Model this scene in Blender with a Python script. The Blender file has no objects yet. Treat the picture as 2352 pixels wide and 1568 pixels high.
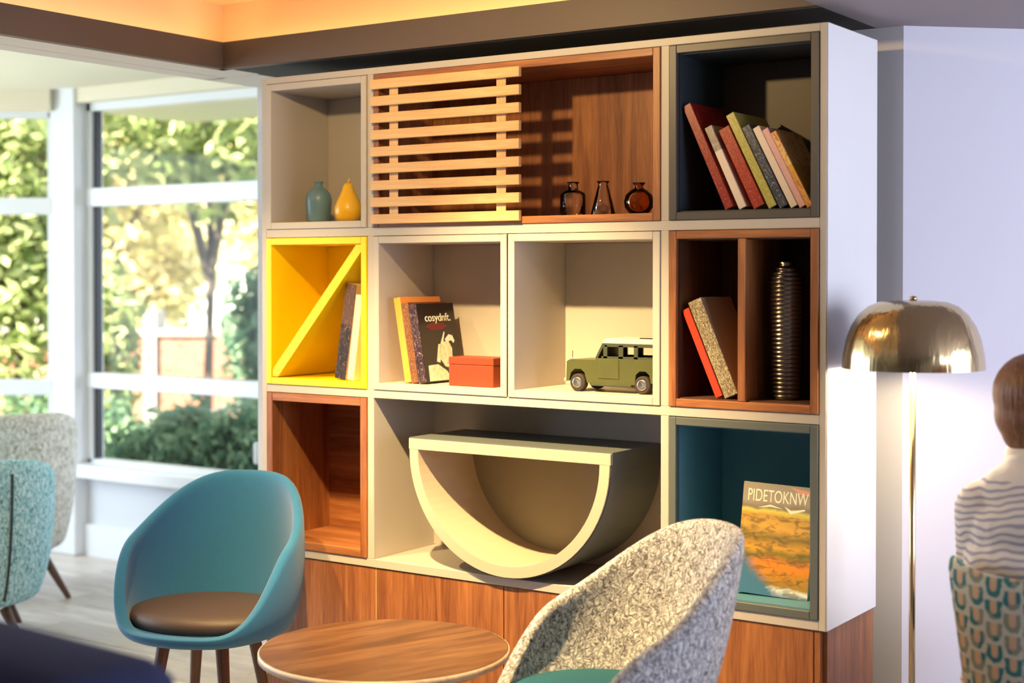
import bpy, bmesh, math, random
import numpy as np
from mathutils import Vector, Matrix, Euler
random.seed(7)
rng = np.random.default_rng(7)
R = math.radians
S = bpy.context.scene
COL = S.collection

# ------------------------------------------------------------------ camera
cam = bpy.data.cameras.new('camera')
cam.sensor_width = 36.0
cam.lens = 3400 / 2352 * 36.0
cam.shift_y = -(784 - 670.8) / 2352
cam.clip_start = 0.05
cam.dof.use_dof = True
cam.dof.focus_distance = 4.1
cam.dof.aperture_fstop = 2.0
camo = bpy.data.objects.new('camera', cam)
camo.location = (3.2864, -3.4474, 1.4322)
camo.rotation_euler = (R(90 - 0.704), 0, R(34.045))
COL.objects.link(camo)
S.camera = camo

# ------------------------------------------------------------------ sky, sun, exposure
world = bpy.data.worlds.new('sky')
S.world = world
world.use_nodes = True
bg = world.node_tree.nodes['Background']
bg.inputs['Color'].default_value = (0.74, 0.84, 1.0, 1)
bg.inputs['Strength'].default_value = 4.6
sun = bpy.data.lights.new('sun', 'SUN')
sun.energy = 36.0
sun.color = (1.0, 0.93, 0.78)
sun.angle = R(1.0)
suno = bpy.data.objects.new('sun', sun)
suno.rotation_euler = (R(48), 0, R(-12))
COL.objects.link(suno)
S.view_settings.view_transform = 'Standard'
S.view_settings.look = 'None'
S.view_settings.exposure = 0.0
S.view_settings.gamma = 1.0
S.view_settings.use_curve_mapping = False
S.cycles.use_denoising = True
S.cycles.max_bounces = 10
S.cycles.transparent_max_bounces = 16
S.cycles.caustics_reflective = False
S.cycles.caustics_refractive = False
S.cycles.sample_clamp_indirect = 8.0


def portal(loc, rot, sx, sy):
    a = bpy.data.lights.new('window_portal', 'AREA')
    a.shape = 'RECTANGLE'
    a.size, a.size_y = sx, sy
    a.cycles.is_portal = True
    o = bpy.data.objects.new('window_portal', a)
    o.location, o.rotation_euler = loc, rot
    COL.objects.link(o)


portal((-1.62, 1.72, 1.35), (R(-90), 0, 0), 2.3, 1.9)          # faces -Y


def window_light(name, loc, rot, sx, sy, power, col):
    """daylight entering through a window opening"""
    a = bpy.data.lights.new(name, 'AREA')
    a.shape = 'RECTANGLE'; a.size, a.size_y = sx, sy
    a.energy = power; a.color = col
    o = bpy.data.objects.new(name, a)
    o.location, o.rotation_euler = loc, rot
    COL.objects.link(o)


window_light('side_window_daylight', (5.15, 0.0, 1.35), (R(90), 0, R(90)), 3.1, 1.25, 57, (0.76, 0.82, 1.0))      # faces -X
window_light('bay_side_window_daylight', (-3.93, -1.45, 1.36), (R(90), 0, R(-90)), 4.0, 1.7, 108, (0.68, 0.85, 1.0))   # faces +X

# ------------------------------------------------------------------ materials
def nodes_of(m):
    m.use_nodes = True
    nt = m.node_tree
    return nt, nt.nodes['Principled BSDF']


def mat(name, col, rough=0.5, metal=0.0, spec=0.5, bump=0.0, bscale=200, var=0.0, vscale=8, emit=None, estr=0, sheen=0, coat=0):
    m = bpy.data.materials.new(name)
    nt, b = nodes_of(m)
    L = nt.links.new
    b.inputs['Base Color'].default_value = (*col, 1)
    b.inputs['Roughness'].default_value = rough
    b.inputs['Metallic'].default_value = metal
    b.inputs['Specular IOR Level'].default_value = spec
    b.inputs['Sheen Weight'].default_value = sheen
    b.inputs['Coat Weight'].default_value = coat
    tc = nt.nodes.new('ShaderNodeTexCoord')
    if var > 0:
        n = nt.nodes.new('ShaderNodeTexNoise')
        n.inputs['Scale'].default_value = vscale
        n.inputs['Detail'].default_value = 4
        L(tc.outputs['Object'], n.inputs['Vector'])
        mx = nt.nodes.new('ShaderNodeMix'); mx.data_type = 'RGBA'
        mx.inputs['A'].default_value = (*[c * (1 - var) for c in col], 1)
        mx.inputs['B'].default_value = (*[min(1, c * (1 + var)) for c in col], 1)
        L(n.outputs['Fac'], mx.inputs['Factor'])
        L(mx.outputs['Result'], b.inputs['Base Color'])
    if bump > 0:
        n2 = nt.nodes.new('ShaderNodeTexNoise')
        n2.inputs['Scale'].default_value = bscale
        n2.inputs['Detail'].default_value = 3
        L(tc.outputs['Object'], n2.inputs['Vector'])
        bp = nt.nodes.new('ShaderNodeBump')
        bp.inputs['Strength'].default_value = bump
        bp.inputs['Distance'].default_value = 0.002
        L(n2.outputs['Fac'], bp.inputs['Height'])
        L(bp.outputs['Normal'], b.inputs['Normal'])
    if emit:
        b.inputs['Emission Color'].default_value = (*emit, 1)
        b.inputs['Emission Strength'].default_value = estr
    return m


def wood(name, c1, c2, axis='Z', scale=22, rough=0.45, stretch=0.06, c3=None):
    """grain runs along axis"""
    m = bpy.data.materials.new(name)
    nt, b = nodes_of(m)
    L = nt.links.new
    tc = nt.nodes.new('ShaderNodeTexCoord')
    mp = nt.nodes.new('ShaderNodeMapping')
    sc = [1, 1, 1]
    sc['XYZ'.index(axis)] = stretch
    mp.inputs['Scale'].default_value = sc
    L(tc.outputs['Object'], mp.inputs['Vector'])
    n = nt.nodes.new('ShaderNodeTexNoise')
    n.inputs['Scale'].default_value = scale
    n.inputs['Detail'].default_value = 7
    n.inputs['Roughness'].default_value = 0.62
    n.inputs['Distortion'].default_value = 0.7
    L(mp.outputs['Vector'], n.inputs['Vector'])
    n2 = nt.nodes.new('ShaderNodeTexNoise')
    n2.inputs['Scale'].default_value = scale * 9
    n2.inputs['Detail'].default_value = 3
    L(mp.outputs['Vector'], n2.inputs['Vector'])
    ad = nt.nodes.new('ShaderNodeMath'); ad.operation = 'MULTIPLY_ADD'
    ad.inputs[1].default_value = 0.35
    L(n2.outputs['Fac'], ad.inputs[0]); L(n.outputs['Fac'], ad.inputs[2])
    cr = nt.nodes.new('ShaderNodeValToRGB')
    e = cr.color_ramp.elements
    e[0].position = 0.45; e[0].color = (*c1, 1)
    e[1].position = 0.88; e[1].color = (*c2, 1)
    if c3:
        x = e.new(0.66); x.color = (*c3, 1)
    L(ad.outputs[0], cr.inputs['Fac'])
    L(cr.outputs['Color'], b.inputs['Base Color'])
    b.inputs['Roughness'].default_value = rough
    bp = nt.nodes.new('ShaderNodeBump'); bp.inputs['Strength'].default_value = 0.12; bp.inputs['Distance'].default_value = 0.001
    L(ad.outputs[0], bp.inputs['Height']); L(bp.outputs['Normal'], b.inputs['Normal'])
    return m


def boucle(name, cols, scale=70, bump=0.9):
    """looped yarn upholstery: short curled strokes in several tones"""
    m = bpy.data.materials.new(name)
    nt, b = nodes_of(m)
    L = nt.links.new
    tc = nt.nodes.new('ShaderNodeTexCoord')
    wn = nt.nodes.new('ShaderNodeTexNoise'); wn.inputs['Scale'].default_value = scale * 0.55
    L(tc.outputs['Object'], wn.inputs['Vector'])
    vm = nt.nodes.new('ShaderNodeVectorMath'); vm.operation = 'MULTIPLY_ADD'
    vm.inputs[1].default_value = (0.035, 0.035, 0.035)
    ms = nt.nodes.new('ShaderNodeMapping'); ms.inputs['Scale'].default_value = (1.0, 1.0, 0.5); L(tc.outputs['Object'], ms.inputs['Vector'])
    L(wn.outputs['Color'], vm.inputs[0]); L(ms.outputs['Vector'], vm.inputs[2])
    v = nt.nodes.new('ShaderNodeTexVoronoi'); v.feature = 'DISTANCE_TO_EDGE'
    v.inputs['Scale'].default_value = scale
    L(vm.outputs[0], v.inputs['Vector'])
    n = nt.nodes.new('ShaderNodeTexNoise'); n.inputs['Scale'].default_value = scale * 1.7; n.inputs['Detail'].default_value = 4
    n.inputs['Distortion'].default_value = 1.5
    L(vm.outputs[0], n.inputs['Vector'])
    mp = nt.nodes.new('ShaderNodeMath'); mp.operation = 'MULTIPLY_ADD'; mp.inputs[1].default_value = 0.8
    L(v.outputs['Distance'], mp.inputs[0]); L(n.outputs['Fac'], mp.inputs[2])
    cr = nt.nodes.new('ShaderNodeValToRGB')
    e = cr.color_ramp.elements
    pos = [0.38, 0.5, 0.6, 0.72]
    e[0].position = pos[0]; e[0].color = (*cols[0], 1)
    e[1].position = pos[3]; e[1].color = (*cols[3], 1)
    for k in (1, 2):
        x = e.new(pos[k]); x.color = (*cols[k], 1)
    L(mp.outputs[0], cr.inputs['Fac'])
    L(cr.outputs['Color'], b.inputs['Base Color'])
    b.inputs['Roughness'].default_value = 0.95
    b.inputs['Specular IOR Level'].default_value = 0.1
    bp = nt.nodes.new('ShaderNodeBump'); bp.inputs['Strength'].default_value = bump; bp.inputs['Distance'].default_value = 0.006
    L(mp.outputs[0], bp.inputs['Height']); L(bp.outputs['Normal'], b.inputs['Normal'])
    return m


class NX:
    """tiny helper for math-node formulas"""
    def __init__(s, nt): s.nt = nt
    def m(s, op, a, b=None, c=None):
        n = s.nt.nodes.new('ShaderNodeMath'); n.operation = op
        for i, v in enumerate((a, b, c)):
            if v is None: continue
            if isinstance(v, (int, float)): n.inputs[i].default_value = v
            else: s.nt.links.new(v, n.inputs[i])
        return n.outputs[0]
    def mix(s, f, a, b):
        n = s.nt.nodes.new('ShaderNodeMix'); n.data_type = 'RGBA'
        s.nt.links.new(f, n.inputs['Factor'])
        for k, v in (('A', a), ('B', b)):
            if isinstance(v, tuple): n.inputs[k].default_value = (*v, 1)
            else: s.nt.links.new(v, n.inputs[k])
        return n.outputs['Result']


def glass(name, tint=(1, 1, 1), refl=0.06):
    m = bpy.data.materials.new(name)
    m.use_nodes = True
    nt = m.node_tree
    nt.nodes.remove(nt.nodes['Principled BSDF'])
    out = nt.nodes['Material Output']
    t = nt.nodes.new('ShaderNodeBsdfTransparent'); t.inputs['Color'].default_value = (*tint, 1)
    g = nt.nodes.new('ShaderNodeBsdfGlossy'); g.inputs['Roughness'].default_value = 0.02
    f = nt.nodes.new('ShaderNodeFresnel'); f.inputs['IOR'].default_value = 1.0 + refl
    mm = f
    mx = nt.nodes.new('ShaderNodeMixShader')
    nt.links.new(mm.outputs[0], mx.inputs['Fac'])
    nt.links.new(t.outputs[0], mx.inputs[1]); nt.links.new(g.outputs[0], mx.inputs[2])
    nt.links.new(mx.outputs[0], out.inputs['Surface'])
    return m


M = {}
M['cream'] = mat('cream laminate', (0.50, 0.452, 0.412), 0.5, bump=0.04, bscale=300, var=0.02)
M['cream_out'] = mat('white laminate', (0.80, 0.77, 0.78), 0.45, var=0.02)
M['wall'] = mat('lavender white paint', (0.70, 0.67, 0.76), 0.7, bump=0.06, bscale=120, var=0.02, vscale=3)
M['wallgrey'] = mat('white paint', (0.70, 0.68, 0.70), 0.7, bump=0.05, bscale=120)
M['ceil'] = mat('ceiling paint', (0.74, 0.68, 0.62), 0.8, bump=0.04, bscale=120)
M['fascia'] = mat('taupe brown fascia paint', (0.115, 0.080, 0.066), 0.55, var=0.05)
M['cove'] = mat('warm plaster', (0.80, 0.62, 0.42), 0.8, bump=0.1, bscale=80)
M['walnut'] = wood('walnut vertical grain', (0.15, 0.043, 0.013), (0.43, 0.165, 0.055), 'Z', 26, c3=(0.28, 0.098, 0.032))
M['walnut_h'] = wood('walnut horizontal grain', (0.15, 0.043, 0.013), (0.43, 0.165, 0.055), 'X', 26, c3=(0.28, 0.098, 0.032))
M['walnut_t'] = wood('walnut table top', (0.062, 0.023, 0.009), (0.20, 0.092, 0.040), 'Y', 17, 0.4, 0.09, c3=(0.120, 0.050, 0.021))
M['oak'] = wood('light oak', (0.62, 0.34, 0.14), (0.84, 0.56, 0.28), 'X', 30, c3=(0.74, 0.45, 0.2))
M['oak_v'] = wood('light oak vertical', (0.62, 0.36, 0.16), (0.82, 0.56, 0.28), 'Z', 30)
M['edge'] = wood('ply edge', (0.45, 0.33, 0.24), (0.66, 0.53, 0.42), 'X', 60)
M['legwood'] = wood('dark walnut leg', (0.045, 0.016, 0.009), (0.14, 0.055, 0.03), 'Z', 40, 0.4)
M['yellow'] = mat('yellow lacquer', (0.94, 0.68, 0.004), 0.4, var=0.01)
M['charcoal'] = mat('charcoal laminate', (0.075, 0.062, 0.058), 0.45, var=0.05)
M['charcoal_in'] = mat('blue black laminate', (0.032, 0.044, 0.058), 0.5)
M['petrol'] = mat('petrol blue laminate', (0.085, 0.25, 0.35), 0.5, var=0.04)
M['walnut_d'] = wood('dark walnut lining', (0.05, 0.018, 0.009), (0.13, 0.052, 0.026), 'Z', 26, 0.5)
M['slate'] = mat('slate grey laminate', (0.10, 0.115, 0.115), 0.5, var=0.05)
M['bluevase'] = mat('blue grey ceramic', (0.13, 0.25, 0.33), 0.35, var=0.06, coat=0.3)
M['yellowvase'] = mat('yellow ceramic', (0.90, 0.50, 0.015), 0.35, coat=0.3)
M['brass'] = mat('brushed brass', (0.62, 0.47, 0.26), 0.22, metal=1.0)
M['brass'].node_tree.nodes['Principled BSDF'].inputs['Anisotropic'].default_value = 0.6
def streak_brass():
    m = M['brass'].copy(); m.name = 'streaked brass'
    nt = m.node_tree; b = nt.nodes['Principled BSDF']; L = nt.links.new
    tc = nt.nodes.new('ShaderNodeTexCoord'); mp = nt.nodes.new('ShaderNodeMapping')
    mp.inputs['Scale'].default_value = (34, 34, 0.8); L(tc.outputs['Object'], mp.inputs['Vector'])
    n = nt.nodes.new('ShaderNodeTexNoise'); n.inputs['Scale'].default_value = 1.0; n.inputs['Detail'].default_value = 3; L(mp.outputs['Vector'], n.inputs['Vector'])
    bp = nt.nodes.new('ShaderNodeBump'); bp.inputs['Strength'].default_value = 0.35; bp.inputs['Distance'].default_value = 0.01
    L(n.outputs['Fac'], bp.inputs['Height']); L(bp.outputs['Normal'], b.inputs['Normal'])
    b.inputs['Roughness'].default_value = 0.17
    return m
M['brass_s'] = streak_brass()
M['shadein'] = mat('white enamel', (0.85, 0.82, 0.75), 0.5)
M['bulb'] = mat('lit bulb', (1, 0.9, 0.7), 0.4, emit=(1.0, 0.80, 0.5), estr=14)
M['led'] = mat('led strip', (1, 0.7, 0.3), 0.5, emit=(1.0, 0.60, 0.26), estr=16)
M['spotface'] = mat('spot lens', (1, 0.9, 0.7), 0.4, emit=(1.0, 0.82, 0.5), estr=12)
M['black'] = mat('black plastic', (0.012, 0.012, 0.014), 0.4)
M['white'] = mat('white upvc', (0.86, 0.88, 0.92), 0.35)
M['glass'] = glass('window glass', refl=0.12)
M['clearglass'] = glass('clear glass', (0.985, 0.98, 0.96), 0.42)
M['amberglass'] = glass('amber glass', (0.88, 0.62, 0.36), 0.40)
M['smokeglass'] = glass('smoked glass', (0.97, 0.95, 0.92), 0.42)
M['teal'] = mat('teal wool', (0.027, 0.142, 0.31), 0.9, spec=0.15, bump=0.5, bscale=500, var=0.06, vscale=60, sheen=0.25)
M['tealseat'] = mat('teal seat fabric', (0.028, 0.115, 0.165), 0.9, spec=0.1, bump=0.5, bscale=500, var=0.06, vscale=60)
M['brownseat'] = mat('brown faux leather', (0.066, 0.040, 0.033), 0.55, bump=0.2, bscale=300, var=0.06)
M['navy'] = mat('navy velvet', (0.046, 0.055, 0.125), 0.95, spec=0.05, bump=0.3, bscale=300, var=0.1, vscale=5, sheen=0.05)
M['boucle'] = boucle('grey boucle', [(0.10, 0.09, 0.10), (0.32, 0.305, 0.325), (0.53, 0.51, 0.53), (0.78, 0.77, 0.79)], 80)
M['boucle_c'] = boucle('cream boucle', [(0.24, 0.22, 0.18), (0.58, 0.56, 0.48), (0.76, 0.74, 0.66), (0.88, 0.87, 0.80)], 55)
M['boucle_a'] = boucle('aqua boucle', [(0.07, 0.15, 0.17), (0.24, 0.50, 0.55), (0.40, 0.74, 0.79), (0.66, 0.88, 0.91)], 62)
M['paper'] = mat('book paper', (0.78, 0.70, 0.55), 0.8, bump=0.3, bscale=600)
M['redbox'] = mat('red orange box', (0.32, 0.045, 0.010), 0.4, var=0.25, vscale=9)
M['olive'] = mat('olive enamel', (0.075, 0.082, 0.026), 0.38, var=0.12, vscale=20)
M['olivedark'] = mat('dark grey green enamel', (0.05, 0.06, 0.035), 0.4)
M['toyroof'] = mat('cream enamel', (0.80, 0.75, 0.52), 0.4)
M['rubber'] = mat('toy rubber', (0.03, 0.02, 0.016), 0.7)
M['chrome'] = mat('worn chrome', (0.62, 0.58, 0.52), 0.28, metal=1.0)
M['skin'] = mat('skin', (0.62, 0.36, 0.25), 0.5)
M['hair'] = mat('auburn brown hair', (0.17, 0.062, 0.022), 0.5)
nt_h, b_h = nodes_of(M['hair'])
tc_h = nt_h.nodes.new('ShaderNodeTexCoord'); mp_h = nt_h.nodes.new('ShaderNodeMapping'); mp_h.inputs['Scale'].default_value = (150, 110, 14)
n_h = nt_h.nodes.new('ShaderNodeTexNoise'); n_h.inputs['Scale'].default_value = 1.0; n_h.inputs['Detail'].default_value = 4; n_h.inputs['Distortion'].default_value = 0.6
nt_h.links.new(tc_h.outputs['Object'], mp_h.inputs['Vector']); nt_h.links.new(mp_h.outputs['Vector'], n_h.inputs['Vector'])
nt_h.links.new(NX(nt_h).mix(n_h.outputs['Fac'], (0.035, 0.012, 0.006), (0.34, 0.13, 0.045)), b_h.inputs['Base Color'])
bp_h = nt_h.nodes.new('ShaderNodeBump'); bp_h.inputs['Strength'].default_value = 0.8; bp_h.inputs['Distance'].default_value = 0.006
nt_h.links.new(n_h.outputs['Fac'], bp_h.inputs['Height']); nt_h.links.new(bp_h.outputs['Normal'], b_h.inputs['Normal'])
M['denim'] = mat('dark denim', (0.04, 0.05, 0.09), 0.9, bump=0.2, bscale=400)
M['silver'] = mat('ribbed pewter', (0.22, 0.18, 0.155), 0.24, metal=1.0)
M['print_white'] = mat('white print', (0.82, 0.78, 0.70), 0.5)
M['print_red'] = mat('dark red print', (0.13, 0.01, 0.015), 0.5)
M['print_grey'] = mat('grey print', (0.42, 0.37, 0.30), 0.5)

# ------------------------------------------------------------------ geometry helpers
def link(o, parent=None):
    COL.objects.link(o)
    if parent is not None:
        o.parent = parent
    return o


def part(name, bm, m, parent=None, smooth=False, world=False, bevel=0.0, seg=2):
    """one mesh object; world=True: coordinates are world ones and the parent is unrotated"""
    if bevel > 0:
        bmesh.ops.bevel(bm, geom=[e for e in bm.edges], offset=bevel, segments=seg, profile=0.5, affect='EDGES', clamp_overlap=True)
    if world and parent is not None:
        l = parent.matrix_basis.translation if parent.parent is None else parent.parent.location + parent.location
        bmesh.ops.translate(bm, verts=bm.verts, vec=-Vector(l))
    bmesh.ops.recalc_face_normals(bm, faces=bm.faces)
    me = bpy.data.meshes.new(name)
    bm.to_mesh(me); bm.free()
    me.materials.append(m)
    if smooth:
        for p in me.polygons: p.use_smooth = True
    o = bpy.data.objects.new(name, me)
    return link(o, parent)


def B(*boxes):
    bm = bmesh.new()
    for (x0, x1, y0, y1, z0, z1) in boxes:
        v = [bm.verts.new(p) for p in ((x0, y0, z0), (x1, y0, z0), (x1, y1, z0), (x0, y1, z0), (x0, y0, z1), (x1, y0, z1), (x1, y1, z1), (x0, y1, z1))]
        for f in ((0, 3, 2, 1), (4, 5, 6, 7), (0, 1, 5, 4), (1, 2, 6, 5), (2, 3, 7, 6), (3, 0, 4, 7)):
            bm.faces.new([v[i] for i in f])
    return bm


def lathe(prof, seg=32, center=(0, 0, 0), closed=False):
    bm = bmesh.new()
    rings = []
    for (r, z) in prof:
        if r < 1e-6:
            rings.append([bm.verts.new((center[0], center[1], center[2] + z))])
        else:
            rings.append([bm.verts.new((center[0] + r * math.cos(2 * math.pi * k / seg), center[1] + r * math.sin(2 * math.pi * k / seg), center[2] + z)) for k in range(seg)])
    for a, b in zip(rings[:-1], rings[1:]):
        for k in range(seg):
            k2 = (k + 1) % seg
            if len(a) == 1 and len(b) == 1: continue
            if len(a) == 1: bm.faces.new((a[0], b[k], b[k2]))
            elif len(b) == 1: bm.faces.new((a[k], a[k2], b[0]))
            else: bm.faces.new((a[k], a[k2], b[k2], b[k]))
    if not closed:
        for rg in (rings[0], rings[-1]):
            if len(rg) > 2: bm.faces.new(rg)
    return bm


def tube(pts, rad, seg=12, bm=None):
    bm = bm or bmesh.new()
    pts = [Vector(p) for p in pts]
    if isinstance(rad, (int, float)): rad = [rad] * len(pts)
    rings = []
    for i, p in enumerate(pts):
        d = (pts[min(i + 1, len(pts) - 1)] - pts[max(i - 1, 0)]).normalized()
        u = d.cross(Vector((0, 0, 1)))
        if u.length < 1e-3: u = Vector((1, 0, 0))
        u.normalize(); w = d.cross(u)
        rings.append([bm.verts.new(p + (u * math.cos(2 * math.pi * k / seg) + w * math.sin(2 * math.pi * k / seg)) * rad[i]) for k in range(seg)])
    for a, b in zip(rings[:-1], rings[1:]):
        for k in range(seg):
            bm.faces.new((a[k], a[(k + 1) % seg], b[(k + 1) % seg], b[k]))
    bm.faces.new(rings[0]); bm.faces.new(rings[-1])
    return bm


def ell(bm, c, r, rot=None, seg=20):
    mt = Matrix.Translation(c) @ (rot.to_matrix().to_4x4() if rot else Matrix()) @ Matrix.Diagonal((*r, 1))
    bmesh.ops.create_uvsphere(bm, u_segments=seg, v_segments=seg // 2 + 2, radius=1.0, matrix=mt)


def prism(poly, y0, y1):
    """extrude an XZ outline along Y"""
    bm = bmesh.new()
    a = [bm.verts.new((x, y0, z)) for x, z in poly]
    b = [bm.verts.new((x, y1, z)) for x, z in poly]
    bm.faces.new(a); bm.faces.new(b[::-1])
    n = len(poly)
    for k in range(n):
        bm.faces.new((a[k], b[k], b[(k + 1) % n], a[(k + 1) % n]))
    return bm


def thing(name, label=None, cat=None, loc=(0, 0, 0), rot=(0, 0, 0), group=None, kind=None):
    o = bpy.data.objects.new(name, None)
    o.empty_display_size = 0.1
    o.location = loc; o.rotation_euler = rot
    COL.objects.link(o)
    return tag(o, label, cat, group, kind)


def tag(o, label=None, cat=None, group=None, kind=None):
    if label: o['label'] = label
    if cat: o['category'] = cat
    if group: o['group'] = group
    if kind: o['kind'] = kind
    return o


def struct(name, bm, m, label, cat, smooth=False):
    return tag(part(name, bm, m, None, smooth), label, cat, None, 'structure')


def text_part(name, s, size, m, parent, loc, rot, sx=1.0, ext=0.0004):
    cu = bpy.data.curves.new(name, 'FONT')
    cu.body = s; cu.size = size; cu.extrude = ext
    cu.align_x = 'CENTER'; cu.align_y = 'CENTER'
    t = bpy.data.objects.new(name + '_tmp', cu)
    COL.objects.link(t)
    dg = bpy.context.evaluated_depsgraph_get(); dg.update()
    me = bpy.data.meshes.new_from_object(t.evaluated_get(dg))
    me.name = name
    me.materials.clear(); me.materials.append(m)
    bpy.data.objects.remove(t)
    o = bpy.data.objects.new(name, me)
    o.location = loc; o.rotation_euler = rot; o.scale = (sx, 1, 1)
    return link(o, parent)


def mods(o, *specs):
    for ty, kw in specs:
        md = o.modifiers.new(ty.lower(), ty)
        for k, v in kw.items(): setattr(md, k, v)
    return o

# ================================================================== THE ROOM
# floor: subfloor slab with separate boards
floor = struct('floor', B((-4.2, 5.3, -5.7, 3.2, -0.12, -0.012)), mat('floor underlay', (0.16, 0.14, 0.12), 0.9), 'pale greyish timber plank floor of the room', 'floor')
plankmats = [wood('plank %d' % i, [c * f for c in (0.46, 0.40, 0.35)], [c * f for c in (0.76, 0.70, 0.64)], 'X', 14, 0.4, 0.12) for i, f in enumerate((0.85, 1.0, 1.12))]
pl_me = []
for i in range(3):
    o = part('plank', B((0, 1.196, 0, 0.196, -0.012, 0.0)), plankmats[i], bevel=0.0012, seg=1)
    pl_me.append(o.data); bpy.data.objects.remove(o)
r = 0
y = -2.6
while y < 1.55:
    x = -3.9 + (r * 0.43) % 1.2 - 0.6
    while x < 2.6:
        if not (0.01 < x and x + 1.2 < 1.88 and y > 0.02 and y + .2 < 0.44) and (y < 0.25 or x < -0.4):
            o = bpy.data.objects.new('plank', pl_me[random.randrange(3)])
            o.location = (x, y, 0)
            link(o, floor)
        x += 1.2
    y += 0.2; r += 1
tag(part('plank', B((-4.1, 5.2, -5.6, -2.602, -0.012, 0.0), (2.8, 5.2, -2.6, 3.0, -0.012, 0.0)), plankmats[1], floor), kind='stuff')

# walls
struct('wall_back', B((-0.35, 1.925, 0.45, 0.55, 0, 2.30), (-0.45, -0.35, 0.45, 1.70, 0, 2.42)), M['wallgrey'], 'white wall behind the bookcase', 'wall')
wr = part('wall_right', B((0, 4.6, 0, 0.10, 0, 2.30)), M['wall'])
wr.location = (1.925, 0.45, 0); wr.rotation_euler = (0, 0, R(43))
tag(wr, 'lavender white wall behind the brass floor lamp', 'wall', None, 'structure')
struct('wall_front', B((-4.2, 5.3, -5.75, -5.65, 0, 2.42)), mat('dark taupe paint', (0.16, 0.135, 0.12), 0.7), 'plain wall on the far side of the room', 'wall')  # unseen wall, coloured dark to cut fill light bounced onto the shelves
struct('wall_left', B((-4.05, -3.95, -5.65, 0.85, 0, 0.47), (-4.05, -3.95, -5.65, 0.85, 2.25, 2.42), (-4.05, -3.95, -5.65, -3.5, 0.47, 2.25), (-4.05, -3.95, 0.6, 0.85, 0.47, 2.25)), M['wallgrey'], 'plain wall beside the window bay', 'wall')
# wall with the big side window (daylight from the open side)
w3 = struct('wall_side', B((5.18, 5.30, -5.65, 3.6, 0, 0.70), (5.18, 5.30, -5.65, 3.6, 2.0, 2.42), (5.18, 5.30, -5.65, -1.6, 0.70, 2.0), (5.18, 5.30, 1.6, 3.6, 0.70, 2.0)), M['wallgrey'], 'wall with the long side window', 'wall')
win3 = thing('window_3', 'long white framed side window', 'window', (5.22, 0.5, 0.70), kind='structure')
for yy in (-1.6, -0.03, 1.54):
    part('mullion', B((5.2, 5.26, yy, yy + 0.06, 0.70, 2.0)), M['white'], win3, world=True)
part('sill', B((5.12, 5.30, -1.65, 1.65, 0.67, 0.702)), M['white'], win3, world=True)
win4 = thing('window_4', 'white framed window in the wall beside the window bay', 'window', (-4.0, -1.45, 0.47), kind='structure')
for yy in (-3.5, -2.13, -0.77, 0.54):
    part('mullion', B((-4.03, -3.97, yy, yy + 0.06, 0.47, 2.25)), M['white'], win4, world=True)
part('sill', B((-4.05, -3.87, -3.55, 0.65, 0.44, 0.472)), M['white'], win4, world=True)
# low wall and lintel of the window bay
bay = struct('wall_bay', B((-2.98, -0.35, 1.60, 1.72, 0, 0.405)), mat('pale blue white paint', (0.72, 0.75, 0.80), 0.6), 'pale low wall under the garden window', 'wall')
struct('wall_lintel', B((-2.98, -0.45, 1.54, 1.72, 2.300, 2.42)), bpy.data.materials.get('lintel paint') or mat('lintel paint', (0.88, 0.80, 0.62), 0.7), 'warm cream lintel over the garden window', 'wall')
struct('baseboard_bay', B((-2.9, -0.35, 1.575, 1.60, 0, 0.16)), M['white'], 'white baseboard under the garden window', 'baseboard')

def window(name, label, loc, rz, length, rails, sill, top, posts, handle=None, cornerpost=None):
    """local X runs along the window, local Y outwards"""
    w = thing(name, label, 'window', loc, (0, 0, rz), kind='structure')
    zb = sill
    part('sill', B((0, length, -0.10, 0.10, zb - 0.065, zb)), M['white'], w, bevel=0.006)
    part('head_rail', B((0, length, 0, 0.07, top - 0.05, top)), M['white'], w)
    part('bottom_rail', B((0, length, 0.0, 0.07, zb, zb + 0.02)), M['white'], w)
    for (a, b) in rails:
        part('transom', B((0, length, -0.01, 0.07, a, b)), M['white'], w, bevel=0.005)
    for (a, b) in posts:
        part('stile', B((a, b, 0.0, 0.08, zb, top)), M['white'], w, bevel=0.004)
        part('gasket', B((b, b + 0.012, 0.02, 0.06, zb + 0.02, top - 0.05)), M['black'], w)
    zs = [zb + 0.02] + [z for ab in rails for z in ab] + [top - 0.05]
    for i in range(len(posts) - 1):
        for k in range(0, len(zs), 2):
            part('pane', B((posts[i][1], posts[i + 1][0], 0.030, 0.036, zs[k], zs[k + 1])), M['glass'], w)
    if handle:
        hb = part('handle', B((handle[0] - 0.012, handle[0] + 0.012, -0.035, 0.0, handle[1] - 0.05, handle[1] + 0.05)), M['white'], w, bevel=0.008)
    return w

window('window_1', 'wide white framed garden window beside the bookcase', (-2.745, 1.60, 0), 0, 2.39,
       [(0.853, 0.930), (1.775, 1.868)], 0.47, 2.31, [(0, 0.035), (1.23, 1.30), (2.33, 2.39)], handle=(1.205, 0.60))
window('window_2', 'narrow angled pane of the garden window bay', (-3.99, 0.80, 0), R(34), 1.30,
       [(0.811, 0.889), (1.738, 1.823)], 0.47, 2.28, [(0, 0.05), (1.27, 1.30)])
part('corner_post', B((-2.95, -2.745, 1.52, 1.68, 0, 2.42)), M['white'], bevel=0.01).name = 'trim_1'
tag(bpy.data.objects['trim_1'], 'thick white corner post between the garden panes', 'window post', None, 'structure')
b2 = part('wall_bay_angled', B((0, 1.30, 0.0, 0.10, 0, 0.405)), bpy.data.materials['pale blue white paint'])
b2.location = (-3.99, 0.80, 0); b2.rotation_euler = (0, 0, R(34))
tag(b2, 'pale low wall under the angled garden pane', 'wall', None, 'structure')

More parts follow.
